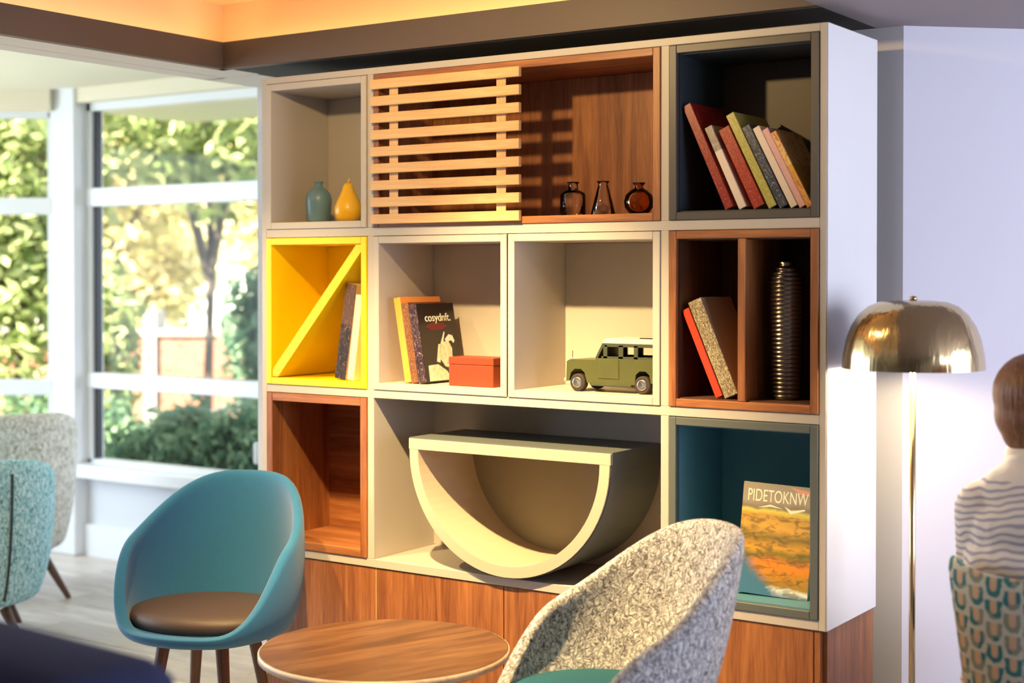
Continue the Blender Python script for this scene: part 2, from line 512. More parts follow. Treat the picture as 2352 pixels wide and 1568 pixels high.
b3 = part('wall_lintel_angled', B((0, 1.30, -0.06, 0.10, 2.262, 2.42)), bpy.data.materials['lintel paint'])
b3.location = (-3.99, 0.80, 0); b3.rotation_euler = (0, 0, R(34))
tag(b3, 'warm cream lintel over the angled garden pane', 'wall', None, 'structure')
# ceilings
ZS = 2.10
LIP_X, LIP_Y, LIP_T = -0.20, 0.03, 2.187
struct('ceiling', B((-4.2, 5.35, -5.75, 3.7, 2.46, 2.60)), M['ceil'], 'ceiling slab over the room', 'ceiling')
struct('ceiling_bay', B((-4.2, -0.46, -5.7, 1.75, 2.372, 2.46)), mat('warm cream ceiling paint', (0.86, 0.78, 0.62), 0.8), 'cream ceiling strip over the garden window bay', 'ceiling')
struct('ceiling_soffit', B((-0.45, LIP_X, LIP_Y + 0.16, 0.56, ZS, 2.46), (-0.45, 1.85, -5.7, -2.8, ZS, 2.46), (-0.45, LIP_X - 0.16, -2.8, 0.2, ZS, 2.46)),
       M['ceil'], 'lowered cream ceiling around the coffer', 'ceiling')
struct('ceiling_soffit_right', B((1.85, 5.3, -5.7, 3.7, ZS, 2.46)), mat('mauve grey paint', (0.30, 0.255, 0.265), 0.8), 'mauve grey lowered ceiling above the floor lamp', 'ceiling')
struct('trim_5', B((LIP_X, 1.85, LIP_Y + 0.16, 0.56, ZS, 2.46), (LIP_X + 0.02, 1.85, LIP_Y + 0.031, LIP_Y + 0.16, ZS - 0.001, ZS)), mat('painted shade black brown', (0.018, 0.016, 0.016), 0.7), 'ceiling strip above the bookcase with its shade painted black', 'ceiling trim')  # deep shade over the bookcase top put into the soffit colour
struct('ceiling_coffer', B((LIP_X - 0.16, 1.85, -2.8, LIP_Y + 0.16, 2.345, 2.46)), M['cove'], 'glowing warm coffer in the ceiling', 'ceiling')
struct('trim_2', B((LIP_X - 0.158, LIP_X - 0.150, -2.8, LIP_Y + 0.158, 2.12, 2.345), (LIP_X - 0.15, 1.85, LIP_Y + 0.150, LIP_Y + 0.158, 2.12, 2.345)), M['cove'], 'warm lit upright back of the coffer', 'ceiling trim')
struct('trim_3', B((LIP_X - 0.03, LIP_X, -2.8, LIP_Y + 0.03, ZS, LIP_T), (LIP_X - 0.03, 1.85, LIP_Y, LIP_Y + 0.03, ZS, LIP_T)), M['fascia'], 'dark taupe fascia lip around the ceiling coffer', 'ceiling trim')
struct('trim_4', B((LIP_X - 0.155, LIP_X - 0.03, -2.8, LIP_Y + 0.155, ZS, ZS + 0.02), (LIP_X - 0.03, 1.85, LIP_Y + 0.03, LIP_Y + 0.155, ZS, ZS + 0.02)), M['ceil'], 'cream ledge behind the coffer fascia', 'ceiling trim')
tag(part('light_strip', B((LIP_X - 0.085, LIP_X - 0.065, -2.75, LIP_Y + 0.06, ZS + 0.021, ZS + 0.029)), M['led']), 'warm light strip hidden behind the coffer lip on the window side', 'light strip')
tag(part('light_strip', B((LIP_X + 0.0, 1.84, LIP_Y + 0.075, LIP_Y + 0.095, ZS + 0.021, ZS + 0.029)), M['led']), 'warm light strip hidden behind the coffer lip above the bookcase', 'light strip')

# spotlights in the coffer that light the bookcase
def spotlight(label, x, y_, tilt, beam, size, spill):
    sp = thing('ceiling_spotlight', label, 'spotlight', (x, y_, 2.345), group='spotlights in the ceiling coffer')
    part('stem', lathe([(0.012, -0.08), (0.012, -0.012)], 16), M['black'], sp)
    part('canopy', lathe([(0.0, -0.012), (0.045, -0.012), (0.045, 0.0), (0.0, 0.0)], 24), M['black'], sp)
    hd = part('lamp_head', lathe([(0.0, 0.0), (0.035, 0.0), (0.04, -0.09), (0.036, -0.09), (0.033, -0.06), (0.0, -0.06)], 24), M['black'], sp)
    hd.location = (0, 0, -0.06); hd.rotation_euler = (R(tilt), 0, 0)
    for nm, en, sz, bl in (('spot_beam', beam, size, 1.0), ('spot_spill', spill, 165, 0.5)):
        l = bpy.data.lights.new(nm, 'SPOT')
        l.energy = en; l.color = (1.0, 0.69, 0.295); l.spot_size = R(sz); l.spot_blend = bl; l.shadow_soft_size = 0.022
        o = bpy.data.objects.new(nm, l)
        o.location = (0, 0.055, -0.145); o.rotation_euler = (R(tilt), 0, 0)
        link(o, sp)
spotlight('ceiling spotlight aimed at the middle of the bookcase', 1.0, -1.02, 28, 480, 72, 46)
spotlight('ceiling spotlight aimed at the yellow cube', 0.14, -0.98, 31, 165, 62, 2)
# ================================================================== BOOKCASE
BX0, BX1, BD = 0.0, 1.89, 0.34
Z0, Z1 = 0.55, 2.05
A0, A1 = 0.432, 0.456          # first upright
C0, C1 = 1.430, 1.454          # second upright
S1a, S1b = 1.546, 1.572        # upper shelf board
S2a, S2b = 1.060, 1.085        # lower shelf board
bc = thing('bookcase', 'tall cream grid bookcase with white end panel against the wall', 'bookcase', (0.945, 0.17, 0.55))
W = dict(parent=bc, world=True, bevel=0.0012, seg=1)
part('side_panel', B((0, 0.020, 0, BD, Z0, Z1)), M['cream'], **W)
part('side_panel', B((1.872, 1.890, 0, BD, Z0, Z1)), M['cream'], **W)
part('end_panel', B((1.890, 1.893, 0.002, BD, Z0, Z1)), M['cream_out'], **W)
part('top_panel', B((0.020, 1.872, 0, BD, 2.030, Z1)), M['cream'], **W)
part('bottom_panel', B((0.020, 1.872, 0, BD, Z0, 0.575)), M['cream'], **W)
part('upright', B((A0, A1, 0, 0.30, 0.575, S2a)), M['cream'], **W)
part('upright', B((A0, A1, 0, 0.30, S2b, S1a)), M['cream'], **W)
part('upright', B((A0, A1, 0, 0.30, S1b, 2.030)), M['cream'], **W)
part('upright', B((C0, C1, 0, 0.30, 0.575, S2a)), M['cream'], **W)
part('upright', B((C0, C1, 0, 0.30, S2b, S1a)), M['cream'], **W)
part('upright', B((C0, C1, 0, 0.30, S1b, 2.030)), M['cream'], **W)
part('shelf_board', B((0.020, 1.872, 0, 0.30, S1a, S1b)), M['cream'], **W)
part('shelf_board', B((0.020, 1.872, 0, 0.30, S2a, S2b)), M['cream'], **W)
part('back_panel', B((0.020, 1.872, 0.30, 0.318, 0.575, 2.030)), M['cream'], **W)

pb = thing('plinth_cabinet', 'walnut panelled plinth carrying the cream bookcase', 'plinth', (0.945, 0.17, 0))
part('carcass', B((0.012, 1.872, 0.022, 0.33, 0.0, 0.548)), M['walnut_d'], pb, world=True)
sm = [0.012, 0.460, 0.926, 1.392, 1.858]
for k in range(4):
    part('front_panel', B((sm[k] + 0.0015, sm[k + 1] - 0.0015, 0.004, 0.021, 0.0, 0.548)), M['walnut'], pb, world=True, bevel=0.001, seg=1)
part('corner_strip', B((1.8595, 1.874, 0.004, 0.021, 0.0, 0.548)), M['walnut'], pb, world=True)
part('end_panel', B((1.8725, 1.886, 0.022, 0.338, 0.0, 0.548)), M['walnut'], pb, world=True, bevel=0.001, seg=1)
part('seam_strip', B((0.455, 0.465, 0.010, 0.0035 + 0.002, 0.0, 0.548)), M['oak_v'], pb, world=True)

def cube_insert(name, label, x0, x1, z0, z1, t, m_front, m_in=None, m_back=None, depth=0.275, front=-0.004, m_h=None, divider=None):
    """open box standing in the grid: four boards and a back"""
    o = thing(name, label, 'storage cube', ((x0 + x1) / 2, depth / 2, z0))
    e = 0.0016
    x0 += e; x1 -= e; z0 += 0.0004; z1 -= e
    mh = m_h or m_front
    k = dict(parent=o, world=True, bevel=0.0015, seg=1)
    part('left_board', B((x0, x0 + t, front, depth, z0, z1)), m_front, **k)
    part('right_board', B((x1 - t, x1, front, depth, z0, z1)), m_front, **k)
    part('bottom_board', B((x0 + t, x1 - t, front, depth, z0, z0 + t)), mh, **k)
    part('top_board', B((x0 + t, x1 - t, front, depth, z1 - t, z1)), mh, **k)
    part('back_board', B((x0 + t, x1 - t, depth - 0.008, depth, z0 + t, z1 - t)), m_back or m_front, **k)
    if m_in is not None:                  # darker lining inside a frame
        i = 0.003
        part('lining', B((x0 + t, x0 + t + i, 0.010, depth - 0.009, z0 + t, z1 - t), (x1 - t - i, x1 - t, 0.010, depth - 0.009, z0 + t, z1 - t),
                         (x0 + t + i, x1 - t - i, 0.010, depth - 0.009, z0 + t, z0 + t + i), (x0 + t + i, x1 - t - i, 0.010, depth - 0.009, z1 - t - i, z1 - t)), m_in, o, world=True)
    if divider:
        part('divider', B((divider[0], divider[1], front + 0.002, depth - 0.009, z0 + t + 0.0005, z1 - t - 0.0005)), m_front, **k)
    return o

T = 0.021
cube_insert('storage_cube', 'cream storage cube holding the blue vase and the yellow pear', 0.020, A0, S1b, 2.030, T, M['cream'])
cube_insert('storage_cube', 'wide walnut storage cube behind the slatted screen', A1, C0, S1b, 2.030, T, M['walnut'], m_h=M['walnut_h'])
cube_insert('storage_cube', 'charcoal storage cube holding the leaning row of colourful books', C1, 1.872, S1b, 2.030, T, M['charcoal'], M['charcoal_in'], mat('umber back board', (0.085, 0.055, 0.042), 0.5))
yc = cube_insert('storage_cube', 'bright yellow storage cube with a diagonal brace', 0.020, A0, S2b, S1a, T, M['yellow'])
part('diagonal_brace', prism([(0.044, 1.109), (0.068, 1.109), (0.408, 1.500), (0.408, 1.522), (0.388, 1.522), (0.044, 1.131)], 0.0, 0.265), M['yellow'], yc, world=True, bevel=0.001, seg=1)
cube_insert('storage_cube', 'cream storage cube holding three books and the red box', A1, 0.942, S2b, S1a, T, M['cream'])
cube_insert('storage_cube', 'cream storage cube holding the green toy car', 0.944, C0, S2b, S1a, T, M['cream'])
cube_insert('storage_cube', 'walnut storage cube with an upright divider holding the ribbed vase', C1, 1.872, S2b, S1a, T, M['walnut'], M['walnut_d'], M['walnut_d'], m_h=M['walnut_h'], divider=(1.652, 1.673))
cube_insert('storage_cube', 'empty walnut storage cube at the bottom of the bookcase', 0.020, A0, 0.575, S2a, T + 0.004, M['walnut'], None, M['walnut_h'], m_h=M['walnut_h'])
cube_insert('storage_cube', 'petrol blue storage cube holding the picture magazine', C1, 1.872, 0.575, S2a, T, M['slate'], M['petrol'], M['petrol'])

# half round niche in the wide bottom cell
hr = thing('half_round_box', 'half round cream edged box standing on its curved side', 'storage box', (0.948, 0.12, 0.5755))
HC = (0.948, 0.918); HRAD = 0.342; HT = 0.034
def arc(r, n=40, a0=180, a1=360):
    return [(HC[0] + r * math.cos(R(a0 + (a1 - a0) * k / n)), HC[1] + r * math.sin(R(a0 + (a1 - a0) * k / n))) for k in range(n + 1)]
def half_ring(ro, ri, y0, y1, topz=0.0):
    bm = bmesh.new()
    po, pi = arc(ro), arc(ri)
    n = len(po)
    vs = []
    for (pp, yy) in ((po, y0), (pi, y0), (po, y1), (pi, y1)):
        vs.append([bm.verts.new((x, yy, z)) for x, z in pp])
    for k in range(n - 1):
        bm.faces.new((vs[0][k], vs[0][k + 1], vs[1][k + 1], vs[1][k]))
        bm.faces.new((vs[2][k], vs[3][k], vs[3][k + 1], vs[2][k + 1]))
        bm.faces.new((vs[0][k], vs[2][k], vs[2][k + 1], vs[0][k + 1]))
        bm.faces.new((vs[1][k], vs[1][k + 1], vs[3][k + 1], vs[3][k]))
    for k in (0, n - 1):
        bm.faces.new((vs[0][k], vs[1][k], vs[3][k], vs[2][k]))
    return bm
HB = 0.578 + HRAD - HC[1]
HC = (0.948, 0.577 + HRAD)
cr_in = mat('cream lining', (0.52, 0.43, 0.33), 0.5)
part('curved_shell', half_ring(HRAD - 0.003, HRAD - HT, -0.022, 0.262), cr_in, hr, world=True)
part('curved_cladding', half_ring(HRAD, HRAD - 0.003, -0.016, 0.262), M['slate'], hr, world=True, smooth=False)
part('top_board', B((HC[0] - HRAD, HC[0] + HRAD, -0.022, 0.262, HC[1], HC[1] + HT - 0.003)), cr_in, hr, world=True, bevel=0.001, seg=1)
part('top_cladding', B((HC[0] - HRAD, HC[0] + HRAD, -0.016, 0.262, HC[1] + HT - 0.003, HC[1] + HT), (HC[0] + HRAD, HC[0] + HRAD + 0.003, -0.016, 0.262, HC[1], HC[1] + HT), (HC[0] - HRAD - 0.003, HC[0] - HRAD, -0.016, 0.262, HC[1], HC[1] + HT)), M['slate'], hr, world=True)
part('back_board', prism([(x, z) for x, z in arc(HRAD - HT)][::1], 0.250, 0.260), mat('olive grey laminate', (0.26, 0.23, 0.17), 0.5), hr, world=True)

# slatted sliding screen
ss = thing('slatted_screen', 'light oak slatted screen in front of the walnut cube', 'slatted screen', (0.727, -0.012, 1.579))
SZ0, SZ1, NS = 1.581, 2.010, 9
pit = (SZ1 - SZ0 - 0.028) / (NS - 1)
sl = part('slat', B((-0.267, 0.267, -0.009, 0.0055, 0.0, 0.0285)), M['oak'], ss, bevel=0.0015, seg=1)
sl.location = (0, 0, 0.002)
for k in range(1, NS):
    c = sl.copy(); link(c, ss); c.location = (0.0, 0, 0.002 + k * pit)
for cx in (0.538 - 0.727, 0.924 - 0.727):
    part('batten', B((cx - 0.016, cx + 0.016, 0.006, 0.0075 + 0.0005, 0.002, SZ1 - SZ0)), M['oak_v'], ss)

# ================================================================== THINGS ON THE SHELVES
zf1, zf2, zf3 = S1b + 0.0004 + T, S2b + 0.0004 + T, 0.575 + 0.0004 + T
v = part('blue_vase', lathe([(0.0, 0.0), (0.032, 0.0), (0.036, 0.008), (0.0405, 0.05), (0.042, 0.075), (0.038, 0.093), (0.024, 0.108), (0.014, 0.114), (0.012, 0.120), (0.014, 0.128), (0.0165, 0.131), (0.013, 0.132), (0.010, 0.122), (0.0, 0.118)], 40), M['bluevase'], smooth=True)
v.location = (0.150, 0.10, zf1)
tag(v, 'small blue grey bottle vase in the top corner cube', 'vase')
pr = thing('yellow_pear', 'yellow ceramic pear beside the blue vase', 'ornament', (0.272, 0.10, zf1))
part('pear_body', lathe([(0.0, 0.0), (0.026, 0.001), (0.038, 0.012), (0.044, 0.030), (0.043, 0.047), (0.036, 0.066), (0.026, 0.085), (0.019, 0.100), (0.016, 0.112), (0.011, 0.121), (0.0, 0.124)], 40), M['yellowvase'], pr, smooth=True)
part('stalk', tube([(0, 0, 0.120), (0.002, 0, 0.130), (0.006, 0, 0.136)], [0.003, 0.0025, 0.003], 8), M['yellowvase'], pr, smooth=True)

def hollow(name, label, cat, prof, loc, m, th=0.003, seg=36, sx=1.0, sy=1.0):
    pin = [(max(r_ - th, 0.0005), z_ + (th if i == 0 else 0)) for i, (r_, z_) in enumerate(prof)]
    o = part(name, lathe([(0, prof[0][1])] + prof + pin[::-1] + [(0, pin[0][1])], seg), m, smooth=True)
    o.location = loc; o.scale = (sx, sy, 1)
    return tag(o, label, cat)
hollow('glass_bottle', 'clear square shouldered glass bottle, farthest from the amber one', 'bottle', [(0.036, 0), (0.038, 0.003), (0.038, 0.060), (0.034, 0.068), (0.015, 0.076), (0.014, 0.092), (0.019, 0.098)], (1.085, 0.12, zf1 + 0.0002), M['smokeglass'], seg=8)
hollow('glass_bottle', 'clear conical glass bottle between the square one and the amber one', 'bottle', [(0.034, 0), (0.035, 0.004), (0.025, 0.045), (0.017, 0.075), (0.014, 0.084), (0.014, 0.092), (0.019, 0.097)], (1.183, 0.12, zf1 + 0.0002), M['clearglass'])
hollow('glass_bottle', 'round amber glass bud vase in the walnut cube', 'bottle', [(0.014, 0), (0.028, 0.006), (0.039, 0.022), (0.0415, 0.037), (0.037, 0.055), (0.024, 0.068), (0.012, 0.074), (0.011, 0.080), (0.019, 0.089)], (1.297, 0.12, zf1 + 0.0002), M['amberglass'])

# books -----------------------------------------------------------------
def spine_mat(name, base, ink, scale=60, amount=0.5, base2=None, z_split=None, rough=0.35):
    m = bpy.data.materials.new(name)
    nt, b = nodes_of(m); X = NX(nt); L = nt.links.new
    tc = nt.nodes.new('ShaderNodeTexCoord')
    mp = nt.nodes.new('ShaderNodeMapping'); mp.inputs['Scale'].default_value = (1.4, 1, 0.55)
    L(tc.outputs['Object'], mp.inputs['Vector'])
    n = nt.nodes.new('ShaderNodeTexNoise'); n.inputs['Scale'].default_value = scale; n.inputs['Detail'].default_value = 2
    n.inputs['Distortion'].default_value = 2.0
    L(mp.outputs['Vector'], n.inputs['Vector'])
    d = X.m('ABSOLUTE', X.m('SUBTRACT', n.outputs['Fac'], 0.5))
    f = X.m('MULTIPLY', X.m('LESS_THAN', d, 0.006 + 0.022 * amount), 0.8)
    basec = base
    if base2:
        sx = nt.nodes.new('ShaderNodeSeparateXYZ'); L(tc.outputs['Object'], sx.inputs[0])
        g = X.m('GREATER_THAN', sx.outputs['Z'], z_split)
        basec = X.mix(g, base, base2)
    L(X.mix(f, basec, ink), b.inputs['Base Color'])
    b.inputs['Roughness'].default_value = rough
    return m

def book(name, label, loc, t, h, d, lean, m, side=1, rz=0.0, cover=None, group=None):
    """spine faces -Y; the book tips to -X (lean<0, origin at its left foot) or to +X (lean>0, origin at its right foot)"""
    o = thing(name, label, 'book', loc, (0, R(lean), rz), group)
    x0, x1 = (0, t) if lean <= 0 else (-t, 0)
    b = 0.0022
    part('spine', B((x0, x1, 0.0, b, 0, h)), m, o, bevel=0.0009, seg=1)
    cm = cover or m
    part('front_cover', B((x1 - b, x1, b, d, 0, h)), cm, o, bevel=0.0006, seg=1)
    part('back_cover', B((x0, x0 + b, b, d, 0, h)), cm, o, bevel=0.0006, seg=1)
    part('pages', B((x0 + b, x1 - b, b, d - 0.004, 0.003, h - 0.003)), M['paper'], o)
    return o

red_s = spine_mat('red gilt spine', (0.24, 0.007, 0.010), (0.50, 0.16, 0.05), 70, 0.3)
whi_s = spine_mat('white spine patterned head', (0.74, 0.60, 0.50), (0.70, 0.56, 0.46), 50, 0.2, (0.30, 0.24, 0.20), 0.165)
red2_s = spine_mat('scarlet spine', (0.30, 0.009, 0.006), (0.55, 0.22, 0.08), 85, 0.3)
lime_s = spine_mat('lime spine', (0.36, 0.34, 0.06), (0.58, 0.42, 0.18), 55, 0.8)
navy_s = spine_mat('slate blue spine', (0.022, 0.026, 0.050), (0.36, 0.36, 0.42), 60, 0.25)
pale_s = spine_mat('ivory spine', (0.74, 0.60, 0.50), (0.60, 0.44, 0.38), 110, 0.25)
pink_s = spine_mat('pink spine', (0.70, 0.40, 0.38), (0.45, 0.16, 0.16), 120, 0.35)
oran_s = spine_mat('ochre spine', (0.66, 0.34, 0.06), (0.55, 0.08, 0.04), 26, 0.7, (0.74, 0.48, 0.16), 0.12)
dark_s = spine_mat('black green spine', (0.016, 0.020, 0.020), (0.03, 0.05, 0.04), 50, 0.3)
row = [
    ('dark red book with gilt spine, tallest of the leaning row', 1.606, 0.024, 0.300, -24.5, red_s, 0.2),
    ('white spined book with a patterned head in the leaning row', 1.645, 0.021, 0.235, -25.0, whi_s, 0.16),
    ('scarlet book between the white and the lime spines', 1.686, 0.031, 0.228, -26.0, red2_s, 0.18),
    ('lime green book beside the slate blue spine', 1.727, 0.023, 0.270, -26.5, lime_s, 0.2),
    ('slate blue book with pale lettering in the leaning row', 1.757, 0.023, 0.234, -27.0, navy_s, 0.2),
    ('ivory spined book beside the slate blue spine', 1.787, 0.019, 0.230, -27.3, pale_s, 0.17),
    ('pink spined book between the ivory and ochre spines', 1.8105, 0.017, 0.224, -27.5, pink_s, 0.17),
    ('ochre and orange book at the lower end of the row', 1.8305, 0.015, 0.215, -27.6, oran_s, 0.16),
]
for (lb, x, t, h, ln, m, d) in row:
    book('book', lb, (x, 0.022, zf1 + 0.0032), t, h, d, ln, m, group='books in the charcoal cube')
book('book', 'black brown spined book leaning under the yellow brace', (0.326, 0.02, zf2 + 0.0005), 0.042, 0.295, 0.19, 9.0,
     spine_mat('black brown spine', (0.020, 0.012, 0.010), (0.25, 0.12, 0.06), 30, 0.3, (0.10, 0.045, 0.02), 0.17), cover=mat('pale cover', (0.62, 0.42, 0.27), 0.5))
book('book', 'thin cream spined book against the yellow cube side', (0.364, 0.015, zf2 + 0.0005), 0.026, 0.262, 0.19, 8.0, mat('cream spine', (0.80, 0.74, 0.48), 0.5))
book('book', 'amber yellow book at the end of the trio with the red box', (0.552, 0.03, zf2 + 0.0005), 0.024, 0.256, 0.20, -10.0, mat('amber cover', (0.74, 0.36, 0.06), 0.45, var=0.1), cover=mat('orange cover', (0.66, 0.24, 0.07), 0.45))
book('book', 'brown spined book between the amber and the black ones', (0.580, 0.026, zf2 + 0.0005), 0.026, 0.240, 0.19, -9.8, spine_mat('brown tooled spine', (0.16, 0.06, 0.022), (0.42, 0.22, 0.08), 70, 0.5), cover=mat('brown cover', (0.14, 0.045, 0.02), 0.4))
blk = mat('glossy black cover', (0.020, 0.013, 0.012), 0.22)
cb = book('book', 'black book with a white figure and title on its cover', (0.610, 0.022, zf2 + 0.0005), 0.028, 0.236, 0.185, -9.6, spine_mat('plum black spine', (0.030, 0.012, 0.020), (0.36, 0.26, 0.28), 45, 0.25), cover=blk)
# flat print on its cover (cover faces local +X; u runs along +Y, w along +Z)
def cover_print(name, polys, m, parent, x):
    bm = bmesh.new()
    for poly in polys:
        a = [bm.verts.new((x, u, w)) for u, w in poly]
        b = [bm.verts.new((x + 0.0005, u, w)) for u, w in poly]
        bm.faces.new(a[::-1]); bm.faces.new(b)
        for k in range(len(a)):
            bm.faces.new((a[k], a[(k + 1) % len(a)], b[(k + 1) % len(a)], b[k]))
    return part(name, bm, m, parent)
def blob(cu, cw, ru, rw, n=14, seed=0, jag=0.1):
    rr = random.Random(seed)
    return [(cu + ru * math.cos(2 * math.pi * k / n) * (1 + jag * (rr.random() - .5)), cw + rw * math.sin(2 * math.pi * k / n) * (1 + jag * (rr.random() - .5))) for k in range(n)]
suit = mat('white suit print', (0.74, 0.66, 0.50), 0.4, var=0.55, vscale=70)
cover_print('figure_print', [blob(0.118, 0.082, 0.032, 0.042, 16, 1, .25), [(0.020, 0.003), (0.130, 0.003), (0.110, 0.030), (0.070, 0.052), (0.022, 0.050)], [(0.066, 0.060), (0.084, 0.112), (0.098, 0.112), (0.082, 0.056)]], suit, cb, 0.0280)
cover_print('helmet_print', [[(0.118, 0.125), (0.140, 0.140), (0.158, 0.136), (0.166, 0.120), (0.160, 0.112), (0.148, 0.122), (0.128, 0.116)], [(0.094, 0.112), (0.118, 0.148), (0.122, 0.148), (0.106, 0.112)]], M['print_white'], cb, 0.0283)
cover_print('red_band_print', [blob(0.085, 0.165, 0.05, 0.012, 14, 5, .3)], M['print_red'], cb, 0.0280)
text_part('title_print', 'cosydnft.', 0.034, M['print_white'], cb, (0.0284, 0.098, 0.192), (R(90), 0, R(90)), 1.05)
rb = thing('red_box', 'small red orange box in front of the black book', 'box', (0.793, 0.06, zf2 + 0.0005))
part('box_body', B((-0.079, 0.079, -0.03, 0.055, 0, 0.062)), M['redbox'], rb, bevel=0.002)
part('lid', B((-0.0798, 0.0798, -0.0308, 0.0558, 0.0625, 0.084)), M['redbox'], rb, bevel=0.002)
book('book', 'plain vermilion book leaning beside the speckled one', (1.5805, 0.02, zf2 + 0.0040), 0.0205, 0.246, 0.17, -23.6, mat('vermilion cover', (0.62, 0.055, 0.022), 0.4))
book('book', 'thick speckled gold book leaning on the cube divider', (1.6065, 0.02, zf2 + 0.0040), 0.039, 0.268, 0.18, -23.6, spine_mat('speckled gold spine', (0.16, 0.12, 0.07), (0.72, 0.62, 0.42), 120, 1.6), cover=mat('pale tan cover', (0.45, 0.36, 0.25), 0.5))
# picture magazine -------------------------------------------------------
def landscape():
    m = bpy.data.materials.new('landscape cover print')
    nt, b = nodes_of(m); L = nt.links.new; X = NX(nt)
    tc = nt.nodes.new('ShaderNodeTexCoord')
    sp_ = nt.nodes.new('ShaderNodeSeparateXYZ'); L(tc.outputs['Object'], sp_.inputs[0])
    n = nt.nodes.new('ShaderNodeTexNoise'); n.inputs['Scale'].default_value = 14; n.inputs['Detail'].default_value = 5
    L(tc.outputs['Object'], n.inputs['Vector'])
    z = X.m('ADD', X.m('MULTIPLY', sp_.outputs['Z'], 1 / 0.29), X.m('MULTIPLY', X.m('SUBTRACT', n.outputs['Fac'], 0.5), 0.16))
    cr = nt.nodes.new('ShaderNodeValToRGB'); cr.color_ramp.interpolation = 'LINEAR'
    e = cr.color_ramp.elements
    stops = [(0.0, (0.16, 0.26, 0.45)), (0.06, (0.75, 0.78, 0.78)), (0.09, (0.36, 0.22, 0.05)), (0.18, (0.55, 0.24, 0.03)), (0.28, (0.80, 0.25, 0.04)), (0.36, (0.20, 0.17, 0.04)), (0.42, (0.62, 0.33, 0.06)), (0.52, (0.22, 0.16, 0.05)), (0.60, (0.62, 0.36, 0.09)), (0.70, (0.50, 0.30, 0.08)), (0.745, (0.62, 0.55, 0.14)), (0.775, (0.22, 0.19, 0.17)), (0.84, (0.34, 0.30, 0.28)), (1.0, (0.30, 0.28, 0.26))]
    e[0].position, e[0].color = stops[0][0], (*stops[0][1], 1)
    e[1].position, e[1].color = stops[-1][0], (*stops[-1][1], 1)
    for p_, c_ in stops[1:-1]:
        q = e.new(p_); q.color = (*c_, 1)
    L(z, cr.inputs['Fac'])
    n2 = nt.nodes.new('ShaderNodeTexNoise'); n2.inputs['Scale'].default_value = 48; n2.inputs['Detail'].default_value = 6; n2.inputs['Distortion'].default_value = 1.2
    mp2 = nt.nodes.new('ShaderNodeMapping'); mp2.inputs['Scale'].default_value = (0.55, 1, 1.3); L(tc.outputs['Object'], mp2.inputs['Vector']); L(mp2.outputs['Vector'], n2.inputs['Vector'])
    f = X.m('MULTIPLY', X.m('MINIMUM', X.m('MAXIMUM', X.m('MULTIPLY', X.m('SUBTRACT', n2.outputs['Fac'], 0.48), 8.0), 0.0), 1.0), X.m('LESS_THAN', sp_.outputs['Z'], 0.205))
    c = X.mix(X.m('MULTIPLY', f, 0.65), cr.outputs['Color'], (0.10, 0.09, 0.05))
    sm_ = lambda v, k: X.m('MINIMUM', X.m('MAXIMUM', X.m('MULTIPLY', v, k), 0.0), 1.0)
    wob = X.m('MULTIPLY', X.m('SUBTRACT', n2.outputs['Fac'], 0.5), 0.09)
    blue = sm_(X.m('SUBTRACT', 0.085, X.m('ADD', X.m('ADD', sp_.outputs['Z'], wob), X.m('MULTIPLY', X.m('ADD', sp_.outputs['X'], 0.05), 1.1))), 26.0)
    L(X.mix(blue, c, (0.06, 0.18, 0.33)), b.inputs['Base Color'])
    b.inputs['Roughness'].default_value = 0.25
    return m
mg = thing('picture_magazine', 'landscape covered magazine standing in the petrol blue cube', 'magazine', (1.708, 0.085, zf3 + 0.0034 + 0.002), (R(-8), R(1.8), R(4)))
part('front_cover', B((-0.097, 0.097, -0.006, -0.0045, 0, 0.286)), landscape(), mg)
part('pages', B((-0.095, 0.096, -0.0044, 0.004, 0.001, 0.284)), M['paper'], mg)
part('back_cover', B((-0.097, 0.097, 0.0041, 0.0055, 0, 0.286)), M['print_white'], mg)
text_part('title_print', 'PIDETOKNW', 0.045, M['print_white'], mg, (-0.002, -0.0062, 0.252), (R(90), 0, 0), 0.62)
bm = bmesh.new()
for poly in ([(-0.055, 0.222), (-0.02, 0.232), (0.015, 0.224), (-0.02, 0.227)], [(0.018, 0.231), (0.038, 0.222), (0.072, 0.229), (0.075, 0.226), (0.036, 0.213)]):
    bm.faces.new([bm.verts.new((x_, -0.0063, z_)) for x_, z_ in poly])
part('ridge_print', bm, M['print_white'], mg)
bm = bmesh.new(); bm.faces.new([bm.verts.new(p) for p in ((0.030, -0.0062, 0.282), (0.090, -0.0062, 0.274), (0.095, -0.0062, 0.262), (0.060, -0.0062, 0.266))])
part('banner_print', bm, mat('pink print', (0.62, 0.30, 0.26), 0.3), mg)

# ribbed vase ------------------------------------------------------------
prof = [(0.0, 0.0), (0.036, 0.0)]
nr = 30
for k in range(nr):
    z_ = 0.004 + k * 0.0112
    q = z_ / 0.34
    rad = 0.037 + 0.0105 * math.sin(math.pi * min(1, q * 0.62 + 0.08)) - (0.020 * max(0, (q - 0.88) / 0.12) ** 1.7)
    prof += [(rad - 0.0035, z_), (rad, z_ + 0.0035), (rad, z_ + 0.0075), (rad - 0.0035, z_ + 0.0105)]
prof += [(0.020, 0.345), (0.026, 0.352), (0.022, 0.353), (0.016, 0.345), (0.016, 0.30), (0.0, 0.30)]
v = part('ribbed_vase', lathe(prof, 40), M['silver'], smooth=True)
v.location = (1.742, 0.10, zf2 + 0.0035)
tag(v, 'tall ribbed pewter vase in the walnut cube', 'vase')

